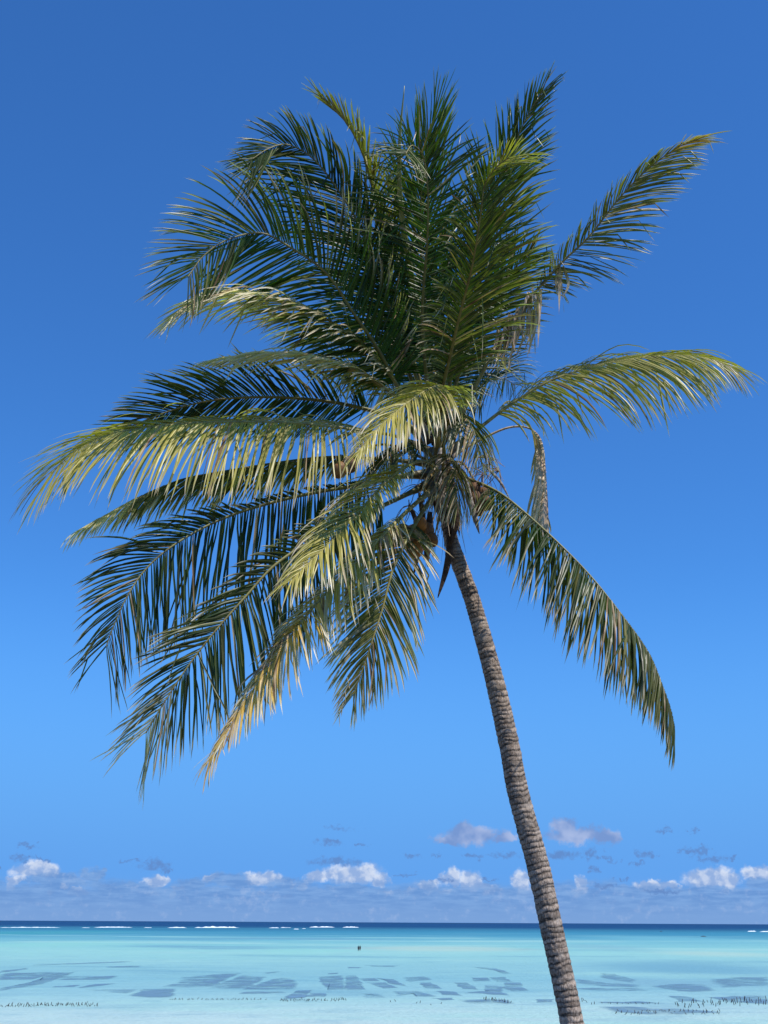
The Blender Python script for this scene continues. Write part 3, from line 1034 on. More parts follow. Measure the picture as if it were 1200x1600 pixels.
M_NUT = [plain('ripe orange husk', (0.50, 0.20, 0.035), (0.34, 0.15, 0.04), 14.0, 0.5),
         plain('browning husk', (0.30, 0.14, 0.04), (0.16, 0.085, 0.04), 16.0, 0.6),
         plain('dry brown husk', (0.22, 0.115, 0.055), (0.10, 0.055, 0.03), 18.0, 0.75)]
M_SHEATH = plain('fibrous leaf sheath', (0.15, 0.085, 0.045), (0.055, 0.035, 0.022), 40.0, 0.9, 0.15, 0.02)
M_PALE_SHEATH = plain('weathered pale sheath', (0.42, 0.38, 0.33), (0.16, 0.12, 0.09), 26.0, 0.9, 0.15, 0.02)
M_SPATHE = plain('dry spathe', (0.13, 0.08, 0.05), (0.055, 0.035, 0.025), 22.0, 0.8, 0.2)
M_STALK = plain('bunch stalk', (0.30, 0.20, 0.05), (0.16, 0.10, 0.04), 20.0, 0.6)


def nut_mesh(rnd, m):
    vs, fs = [], []
    nu, nv = 14, 9
    r = rnd.uniform(0.085, 0.102)
    for j in range(nv + 1):
        th = math.pi * j / nv
        for i in range(nu):
            a = 2 * math.pi * i / nu
            rr = r * math.sin(th) * (1 + 0.09 * math.cos(3 * a) * math.sin(th))
            vs.append(Vector((rr * math.cos(a), rr * math.sin(a), -r * 1.3 * math.cos(th) * (1.0 if j < nv / 2 else 0.92))))
    for j in range(nv):
        for i in range(nu):
            k = (i + 1) % nu
            fs.append((j * nu + i, j * nu + k, (j + 1) * nu + k, (j + 1) * nu + i))
    q = Matrix.Rotation(rnd.uniform(-0.5, 0.5), 3, 'X') @ Matrix.Rotation(rnd.uniform(-0.5, 0.5), 3, 'Y') @ Matrix.Rotation(rnd.uniform(0, 6), 3, 'Z')
    return mesh('coconut', [q @ v for v in vs], fs, m)


rnd = random.Random(12)
for bunch in ([(0.41, 14.55, 12.421, 0), (0.291, 14.6, 12.545, 0), (0.502, 14.65, 12.553, 0), (0.367, 14.7, 12.687, 0), (0.549, 14.8, 12.746, 1), (0.245, 14.7, 12.686, 1), (0.457, 14.7, 12.807, 0),
 (0.606, 14.8, 12.635, 1)], [(1.209, 15.25, 13.475, 2), (1.332, 15.3, 13.43, 2), (1.22, 15.2, 13.322, 2), (1.35, 15.25, 13.277, 2), (1.259, 15.3, 13.222, 2)], [(-0.565, 14.3, 13.381, 1), (-0.439, 14.35, 13.47, 2)]):
    mid = sum((Vector(b[:3]) for b in bunch), Vector()) / len(bunch)
    start = HEART + (mid - HEART) * 0.12 + Vector((0, 0, -0.05))
    hub = mid + Vector((0, 0, 0.10))
    bend = start.lerp(hub, 0.55) + Vector((0, 0, 0.22))
    sp, _ = spline([start, bend, hub, mid], 20)
    stalk = link('bunch_stalk', mesh('bunch_stalk', *tube([p - FOOT for p in sp], [0.022 - 0.0007 * i for i in range(20)]), M_STALK), palm)
    for x, y, z, c in bunch:
        link('coconut', nut_mesh(rnd, M_NUT[c]), palm, loc=Vector((x, y, z)) - FOOT)
        tw, _ = spline([hub, (hub + Vector((x, y, z))) / 2 + Vector((rnd.uniform(-.05, .05), 0, 0.03)), Vector((x, y, z + 0.10))], 8)
        link('fruit_stem', mesh('fruit_stem', *tube([p - FOOT for p in tw], [0.008] * 8, 5), M_STALK), stalk)

# spathes: boat-shaped dry blades
for pts, rad, mk in [([(0.858, 15.45, 13.217), (0.878, 15.44, 12.765), (0.821, 15.4, 12.4), (0.707, 15.38, 12.012)], 0.05, 0),
 ([(0.612, 15.3, 13.165), (0.582, 15.25, 12.793), (0.564, 15.25, 12.53), (0.58, 15.26, 12.393)], 0.06, 0),
 ([(1.085, 15.15, 13.583), (1.121, 15.13, 13.306), (1.183, 15.12, 13.063), (1.245, 15.12, 12.808)], 0.045, 1),
 ([(0.336, 15.1, 13.185), (0.46, 15.08, 12.826), (0.434, 15.1, 12.484), (0.383, 15.1, 12.226)], 0.04, 0),
 ([(1.307, 15.3, 13.878), (1.432, 15.2, 13.694), (1.551, 15.15, 13.522), (1.657, 15.1, 13.272)], 0.02, 1),
 ([(0.747, 15.1, 13.999), (0.707, 15.05, 13.616), (0.757, 15.1, 13.321), (0.861, 15.2, 13.133)], 0.05, 1), ([(0.463, 15.1, 13.364), (0.518, 15.05, 12.948), (0.567, 15.1, 12.659)], 0.035, 0),
 ([(0.922, 15.3, 13.437), (0.959, 15.3, 13.077), (0.898, 15.35, 12.737)], 0.05, 0)]:
    sp, L = spline(pts, 22)
    prof = [max(0.004, rad * math.sin(math.pi * min(1, (i / 21) * 0.86 + 0.12)) ** 0.8) for i in range(22)]
    link('dry_spathe', mesh('dry_spathe', *tube([p - FOOT for p in sp], prof, 9, 0.55, Vector((0.3, 1, 0))), (M_SPATHE, M_PALE_SHEATH)[mk]), palm)

# folded young spear leaf
sp, L = spline([(0.74, 15.6, 14.58), (0.461, 14.7, 15.693), (0.213, 13.7, 16.646), (0.173, 13.2, 17.362), (0.233, 12.9, 18.065)], 40)
vs, fs = tube([p - FOOT for p in sp], [0.028 + 0.022 * math.sin(math.pi * i / 39) - 0.024 * (i / 39) ** 2 for i in range(40)], 8, 0.6)
cs = [lerp3((0.16, 0.22, 0.05), (0.42, 0.40, 0.17), (i // 8) / 39 + 0.25 * math.sin(i * 2.1)) for i in range(len(vs))]
link('spear_leaf', mesh('spear_leaf', vs, fs, M_LEAF, cs), palm)

# torn strips of dead leaf hanging from the ragged right frond
for pts in [[(1.871, 15.1, 16.108), (1.824, 15.1, 15.713), (1.739, 15.1, 15.226), (1.777, 15.1, 15.035)], [(1.964, 15.1, 16.208), (1.988, 15.1, 15.861), (1.9, 15.1, 15.324)],
 [(2.099, 15.0, 16.334), (2.064, 15.0, 15.858), (2.003, 15.05, 15.445)], [(2.416, 14.95, 16.669), (2.431, 14.95, 16.378), (2.439, 14.95, 15.932)],
 [(1.715, 15.1, 15.909), (1.624, 15.1, 15.516), (1.519, 15.1, 15.177)], [(1.779, 15.1, 15.988), (1.706, 15.1, 15.614), (1.648, 15.1, 15.082)],
 [(2.013, 15.05, 16.261), (1.947, 15.05, 15.884), (1.883, 15.1, 15.615)], [(1.627, 15.15, 15.786), (1.53, 15.15, 15.443), (1.436, 15.15, 15.152)]]:
    for k in range(7):
        off = Vector((rnd.uniform(-.07, .07), rnd.uniform(-.07, .07), rnd.uniform(-.04, .04)))
        q = [Vector(p) + off + Vector((rnd.gauss(0, .03), rnd.gauss(0, .03), 0)) * i for i, p in enumerate(pts)]
        q[-1].z += rnd.uniform(-.1, .3)
        sp, _ = spline(q, 14)
        vs, cs, fs = [], [], []
        ang = rnd.uniform(0, 3.1)
        for i, p in enumerate(sp):
            W = Vector((math.cos(ang + i * 0.18), math.sin(ang + i * 0.18), 0)) * (0.020 * (1 - (i / 13) ** 3) + 0.003)
            vs += [p - W - FOOT, p + W - FOOT]
            c = lerp3(lerp3((0.62, 0.42, 0.26), BROWN, rnd.random() ** 2), PALE, 0.4 * rnd.random())
            cs += [c, c]
            if i:
                fs.append((2 * i - 2, 2 * i - 1, 2 * i + 1, 2 * i))
        link('dead_leaflet', mesh('dead_leaflet', vs, fs, M_LEAF, cs, smooth=False), palm)

# sheaths wrapped round the top of the trunk, ragged below
tp, _ = spline([t[:3] for t in TRUNK], 400)
for k in range(15):
    a0 = rnd.uniform(0, 6.28)
    i1 = 398 - int(rnd.uniform(0, 26))
    span = rnd.uniform(0.7, 1.5)
    ln = rnd.uniform(0.35, 0.95)
    vs, fs = [], []
    nu, nv = 11, 10
    for j in range(nv + 1):
        for i in range(nu + 1):
            u = i / nu - 0.5
            ragged = 1.0 - 0.55 * abs(u) - 0.35 * abs(noise.noise((u * 9, k * 3.1, 0)))
            s = j / nv * ln * ragged
            base = tp[i1]
            dirn = (tp[340] - tp[398]).normalized()
            a = a0 + u * span * (1.15 - 0.35 * j / nv)
            r = 0.115 + 0.06 * math.sin(math.pi * min(1, j / nv * 0.9 + 0.1)) + 0.02 * noise.noise((u * 5, j * 0.6, k)) + 0.045 * (j / nv) * noise.noise((k, 2, 9))
            vs.append(base + dirn * s + Vector((math.cos(a) * r, math.sin(a) * r, 0.0)) - FOOT)
    for j in range(nv):
        for i in range(nu):
            fs.append((j * (nu + 1) + i, j * (nu + 1) + i + 1, (j + 1) * (nu + 1) + i + 1, (j + 1) * (nu + 1) + i))
    link('leaf_sheath', mesh('leaf_sheath', vs, fs, M_PALE_SHEATH if k % 5 == 0 else M_SHEATH), palm)

# loose fibres and old leaf ends under the crown
vs, fs, cs = [], [], []
for k in range(170):
    a = rnd.uniform(0, 6.28)
    i1 = 398 - int(rnd.uniform(0, 40))
    r = rnd.uniform(0.10, 0.20)
    p0 = tp[i1] + Vector((math.cos(a) * r, math.sin(a) * r, rnd.uniform(-0.1, 0.1)))
    ln = rnd.uniform(0.25, 0.8)
    lean = Vector((math.cos(a), math.sin(a), 0)) * rnd.uniform(0.05, 0.35) * ln + Vector((rnd.uniform(-.25, .1), 0, 0)) * ln
    W = Vector((math.cos(a + 1.57), math.sin(a + 1.57), 0)) * rnd.uniform(0.004, 0.014)
    b = len(vs)
    for i in range(5):
        s = i / 4
        p = p0 + lean * s + DOWN * (ln * s) + Vector((rnd.gauss(0, .012), rnd.gauss(0, .012), 0))
        w = W * (1 - s * 0.85)
        vs += [p - w - FOOT, p + w - FOOT]
        c = lerp3((0.09, 0.05, 0.03), TAN, rnd.random() ** 3)
        cs += [c, c]
        if i:
            fs.append((b + 2 * i - 2, b + 2 * i - 1, b + 2 * i + 1, b + 2 * i))
link('crown_fibre', mesh('crown_fibre', vs, fs, M_LEAF, cs, smooth=False), palm, kind='stuff')

# wiry dry flower stalks among the petioles
for x, y, z in [(1.248, 15.3, 13.942), (1.414, 15.25, 13.832), (1.32, 15.2, 13.675), (1.545, 15.3, 13.76), (0.505, 15.1, 13.454), (1.024, 15.2, 13.811), (0.336, 15.1, 13.185), (-0.003, 15.1, 13.813)]:
    c0 = Vector((x, y, z))
    vs, fs, cs = [], [], []
    for k in range(9):
        q = [c0.copy()]
        d = Vector((rnd.gauss(0, 1), rnd.gauss(0, 1), rnd.gauss(0.1, 0.8))).normalized()
        for i in range(5):
            d = (d + DOWN * 0.28 + Vector((rnd.gauss(0, .2), rnd.gauss(0, .2), rnd.gauss(0, .2)))).normalized()
            q.append(q[-1] + d * rnd.uniform(0.06, 0.11))
        sp, _ = spline(q, 12)
        v, f = tube([p - FOOT for p in sp], [0.007 - 0.0004 * i for i in range(12)], 4, cap=False)
        b = len(vs)
        vs += v
        fs += [tuple(i + b for i in t) for t in f]
        cs += [lerp3(BROWN, TAN, rnd.random())] * len(v)
    link('flower_stalk', mesh('flower_stalk', vs, fs, M_RIB, cs), palm, kind='stuff')

# ------------------------------------------------------------------ seaweed plots on the flats
def weed_material():
    m, g, b, out = mat('seaweed under a film of water', 0.45, 0.15)
    geo = g.node('ShaderNodeNewGeometry')
    at = g.node('ShaderNodeAttribute', attribute_name='tint')
    p = geo.outputs['Position']
    n = g.noise(g.vec('MULTIPLY', p, (0.8, 0.45, 1)), 0.55, 6.0, 0.65)
    n2 = g.noise(g.vec('MULTIPLY', p, (1.0, 0.35, 1)), 0.16, 4.0, 0.6)
    n3 = g.noise(g.vec('MULTIPLY', p, (0.35, 0.8, 1)), 0.45, 4.0, 0.7)
    g.put(b.inputs['Base Color'], g.mix(n2, WEED_DARK, WEED_BLUE))
    tr = g.node('ShaderNodeBsdfTransparent')
    mx = g.node('ShaderNodeMixShader')
    sp = g.node('ShaderNodeSeparateXYZ'); g.put(sp.inputs[0], at.outputs['Color'])
    dens = g.math('MULTIPLY', g.step(g.math('ADD', g.math('MULTIPLY', n, 0.35), g.math('ADD', g.math('MULTIPLY', n2, 0.35), g.math('MULTIPLY', n3, 0.30))), 0.40, 0.57, 0.10, 0.86), sp.outputs[0])
    g.put(mx.inputs[0], dens)
    g.l.new(tr.outputs[0], mx.inputs[1]); g.l.new(b.outputs[0], mx.inputs[2])
    g.l.new(mx.outputs[0], out.inputs[0])
    return m


WEED_DARK, WEED_BLUE = (0.095, 0.20, 0.30), (0.17, 0.29, 0.39)
M_WEED = weed_material()
rnd = random.Random(5)
for li, (label, poly, dens) in enumerate([('thin dark weed strip at the far left edge above the long diagonal plot', [(-63.75, 217.03), (-62.69, 230.66), (-61.18, 223.17), (-61.41, 209.19)], 0.8),
 ('broad blue grey seaweed plot at the left edge beside the diagonal strip',
  [(-59.24, 201.9), (-59.43, 209.44), (-51.75, 211.73), (-50.69, 205.42), (-50.87, 193.61), (-50.28, 187.24), (-54.14, 184.76)], 0.8),
 ('long diagonal seaweed strip running down to the left edge', [(-51.67, 205.29), (-50.54, 213.23), (-47.36, 194.02), (-44.97, 170.84), (-45.77, 156.62), (-47.05, 160.94), (-47.86, 175.84)],
  0.75),
 ('flat seaweed plot just right of the diagonal strip', [(-47.52, 196.25), (-40.36, 199.41), (-39.25, 186.42), (-45.84, 185.69)], 0.75),
 ('short dark weed sliver below the diagonal strip, left of its twin', [(-42.09, 167.76), (-39.89, 171.36), (-39.05, 166.43), (-41.68, 164.57)], 0.9),
 ('longer dark weed sliver below the diagonal strip, right of its twin', [(-38.31, 165.7), (-38.16, 174.16), (-35.83, 175.29), (-36.4, 170.01), (-37.55, 164.18)], 0.9),
 ('very thin faint weed line far out on the left flats', [(-66.17, 249.13), (-53.14, 271.47), (-51.91, 265.22), (-64.53, 243.9)], 0.6),
 ('small dark weed patch at the right end of the far faint line', [(-50.84, 240.64), (-45.24, 244.97), (-44.47, 236.49), (-49.0, 234.2)], 0.75),
 ('compact seaweed plot above the gap between the two left stake rows', [(-29.33, 161.12), (-25.56, 162.24), (-23.55, 146.6), (-24.41, 144.09), (-28.41, 148.7)], 0.8),
 ('faint thin weed patch left of the compact plot', [(-36.44, 160.44), (-30.11, 161.05), (-29.61, 152.53), (-31.5, 153.72)], 0.5),
 ('large blue grey seaweed plot at the left of the central group', [(-30.02, 196.04), (-25.8, 208.5), (-23.15, 211.4), (-22.86, 190.33), (-21.59, 166.54), (-28.08, 169.17), (-28.06, 181.7)],
  0.85),
 ('wedge shaped seaweed plot second from the left of the central group', [(-21.89, 182.36), (-21.67, 201.64), (-17.71, 197.47), (-17.19, 182.87), (-16.82, 165.42), (-21.71, 164.94)], 0.8),
 ('seaweed plot with a stepped far edge, third from left of the central group', [(-16.99, 170.28), (-16.2, 186.94), (-15.04, 195.54), (-12.69, 189.38), (-10.91, 164.42), (-16.9, 162.31)],
  0.85),
 ('narrow weed strip below the stepped plot', [(-16.43, 156.5), (-12.13, 158.32), (-11.35, 154.18), (-16.29, 152.39)], 0.7),
 ('darkest small plot touching the middle row of stakes', [(-10.53, 159.92), (-8.74, 161.58), (-8.41, 145.45), (-10.59, 144.06)], 1.0),
 ('small plot right of the darkest one by the middle stakes', [(-8.49, 154.44), (-6.46, 154.63), (-6.37, 147.46), (-8.42, 147.91)], 0.85),
 ('broad pale plot in the middle with a ragged far edge', [(-9.6, 198.42), (-6.12, 205.91), (-4.72, 165.02), (-6.91, 163.26), (-8.7, 183.79)], 0.75),
 ('slanted plot joined to the right side of the broad pale plot', [(-5.75, 203.54), (-4.0, 206.17), (-2.03, 163.73), (-4.27, 163.52)], 0.8),
 ('thin weed line beyond the central plots', [(-19.48, 214.51), (-16.98, 220.33), (-17.12, 216.7), (-18.3, 210.71)], 0.8),
 ('dark thin weed dash beyond the middle of the lagoon flats', [(-8.83, 212.41), (-7.04, 215.28), (-7.12, 211.32), (-8.51, 209.87)], 0.95),
 ('small far plot at the upper left of the right hand plots', [(-3.67, 194.65), (-1.1, 197.15), (-0.31, 186.67), (-2.6, 186.42)], 0.75),
 ('parallelogram plot at the lower left of the right hand plots', [(-2.17, 181.61), (0.33, 182.82), (2.04, 168.05), (0.14, 167.07)], 0.8),
 ('long slanted plot between two pale channels', [(-0.81, 197.18), (1.68, 193.09), (3.44, 172.33), (1.37, 178.27)], 0.8),
 ('far thin plot above the long slanted plots', [(3.31, 199.92), (6.64, 202.64), (7.5, 191.63), (3.97, 185.15)], 0.7),
 ('slanted plot left of the wide pale gap', [(5.23, 181.44), (7.0, 183.54), (7.64, 166.21), (5.84, 166.04)], 0.8),
 ('low curved plot near the sand, left of the striped one', [(1.7, 159.6), (4.25, 161.31), (6.27, 149.18), (3.92, 148.97), (4.21, 154.22), (1.75, 150.06)], 0.75),
 ('striped plot just beyond the shore plots, left of the trunk', [(6.57, 160.05), (8.86, 160.27), (9.39, 150.08), (7.27, 151.84)], 0.85),
 ('small plot nearest the sand left of the stake topped bed', [(5.58, 146.64), (7.82, 146.83), (8.05, 142.12), (6.49, 141.42)], 0.85),
 ('block shaped plot left of the trunk, second row from the sand', [(10.16, 181.96), (12.09, 184.08), (12.29, 165.1), (10.27, 166.46)], 0.8),
 ('far plot left of the trunk, left of its neighbour', [(13.56, 198.84), (16.12, 200.27), (15.71, 188.41), (13.29, 188.15)], 0.75),
 ('far plot left of the trunk, right of its neighbour', [(16.72, 201.49), (19.22, 201.78), (18.69, 186.74), (16.38, 186.49)], 0.75),
 ('irregular stepped plot left of the trunk behind the stake topped bed',
  [(13.82, 175.09), (16.08, 173.6), (14.8, 160.82), (14.65, 151.18), (12.43, 154.96), (10.1, 157.52), (12.74, 160.63)], 0.85),
 ('bed nearest the sand left of the trunk with stakes along it', [(8.54, 143.31), (11.51, 143.56), (13.73, 142.59), (13.66, 137.07), (8.98, 137.23)], 0.9),
 ("small plot behind the trunk's left edge", [(17.21, 182.71), (19.59, 184.88), (18.17, 164.12), (16.08, 160.94), (15.69, 168.58)], 0.8),
 ("flat bed beside the trunk's left edge at the water line", [(17.26, 145.21), (19.12, 144.78), (18.49, 139.61), (16.49, 139.45)], 0.9),
 ('small far weed dashes right of the two bathers', [(-3.33, 254.85), (3.18, 252.11), (2.24, 244.85), (-1.39, 246.06)], 0.55),
 ('single far weed dash below the two bathers', [(-6.42, 243.61), (-3.64, 242.29), (-4.26, 237.22), (-6.01, 236.97)], 0.7),
 ('far weed streak slanting towards the trunk', [(17.12, 246.98), (21.2, 240.76), (21.76, 217.03), (20.55, 215.55), (19.77, 231.05)], 0.65),
 ('thin hooked plot outline in the middle by the sand', [(-3.08, 156.31), (-0.93, 155.12), (0.27, 147.41), (-1.51, 145.43), (-2.21, 149.08), (-0.45, 149.23), (-1.6, 153.7)], 0.6),
 ('wide weed streak right of the trunk, uppermost of three', [(37.05, 218.94), (38.77, 216.49), (38.14, 195.04), (35.64, 186.59), (34.81, 194.67), (34.22, 203.53)], 0.6),
 ('wide weed streak right of the trunk, middle of three', [(29.64, 198.44), (31.56, 184.22), (35.51, 179.07), (33.23, 171.93), (29.52, 174.94), (27.42, 183.79)], 0.6),
 ('wide weed streak right of the trunk, lowest of three', [(25.82, 170.38), (33.59, 169.51), (33.46, 163.29), (31.35, 162.35), (25.19, 166.33)], 0.7),
 ('broad weed field in the right flats behind the stake rows', [(36.37, 175.63), (41.78, 183.4), (44.53, 179.99), (41.55, 163.3), (37.05, 162.88), (36.8, 169.02)], 0.7),
 ('slanted bed just beyond the right stake rows', [(33.37, 152.81), (35.58, 151.71), (34.87, 142.04), (32.18, 141.82)], 0.85),
 ('long dark staked bed lowest on the right, near the sand', [(22.41, 132.65), (26.03, 131.95), (28.44, 131.16), (32.12, 126.81), (32.1, 124.18), (26.34, 121.68), (22.53, 123.51)], 0.85),
 ('thin dark weed line left above the long staked bed', [(23.41, 140.01), (27.83, 140.91), (30.01, 138.9), (27.28, 138.15), (23.51, 137.85)], 0.9),
 ('staked bed at the right edge', [(37.58, 149.35), (41.66, 153.54), (45.52, 153.87), (40.79, 138.15), (37.9, 141.17)], 0.85),
 ('faint weed field far out at the right edge', [(49.6, 196.32), (57.2, 206.21), (61.41, 206.7), (53.1, 179.07), (45.82, 174.86)], 0.6)]):
    cen = Vector((sum(p[0] for p in poly) / len(poly), sum(p[1] for p in poly) / len(poly), 0.0))
    ring = []
    for i, a in enumerate(poly):
        b = poly[(i + 1) % len(poly)]
        a, b = Vector((*a, 0)), Vector((*b, 0))
        for k in range(10):
            q = a.lerp(b, k / 10)
            n = noise.noise_vector((q.x * 0.45, q.y * 0.25, li * 4.0))
            q += Vector((n.x * 0.45, n.y * 1.7, 0))
            ring.append(q)
    levels = ((1.13, 0.0, 0.0), (0.86, 1.0, 0.03), (0.55, 1.0, 0.05), (0.25, 1.0, 0.05))
    vs, cs, fs = [], [], []
    nr = len(ring)
    for s, al, z in levels:
        for q in ring:
            w = cen.lerp(q, s)
            vs.append(Vector((w.x, w.y, 0.006 + z)) - cen)
            cs.append((al * dens,) * 3)
    for j in range(3):
        for i in range(nr):
            k = (i + 1) % nr
            fs.append((j * nr + i, j * nr + k, (j + 1) * nr + k, (j + 1) * nr + i))
    vs.append(Vector((0, 0, 0.056))); cs.append((dens,) * 3)
    for i in range(nr):
        fs.append((3 * nr + i, 3 * nr + (i + 1) % nr, len(vs) - 1))
    link('seaweed_plot', mesh('seaweed_plot', vs, fs, M_WEED, cs), None, label, 'seaweed bed', 'seaweed plots on the lagoon flats', loc=cen)

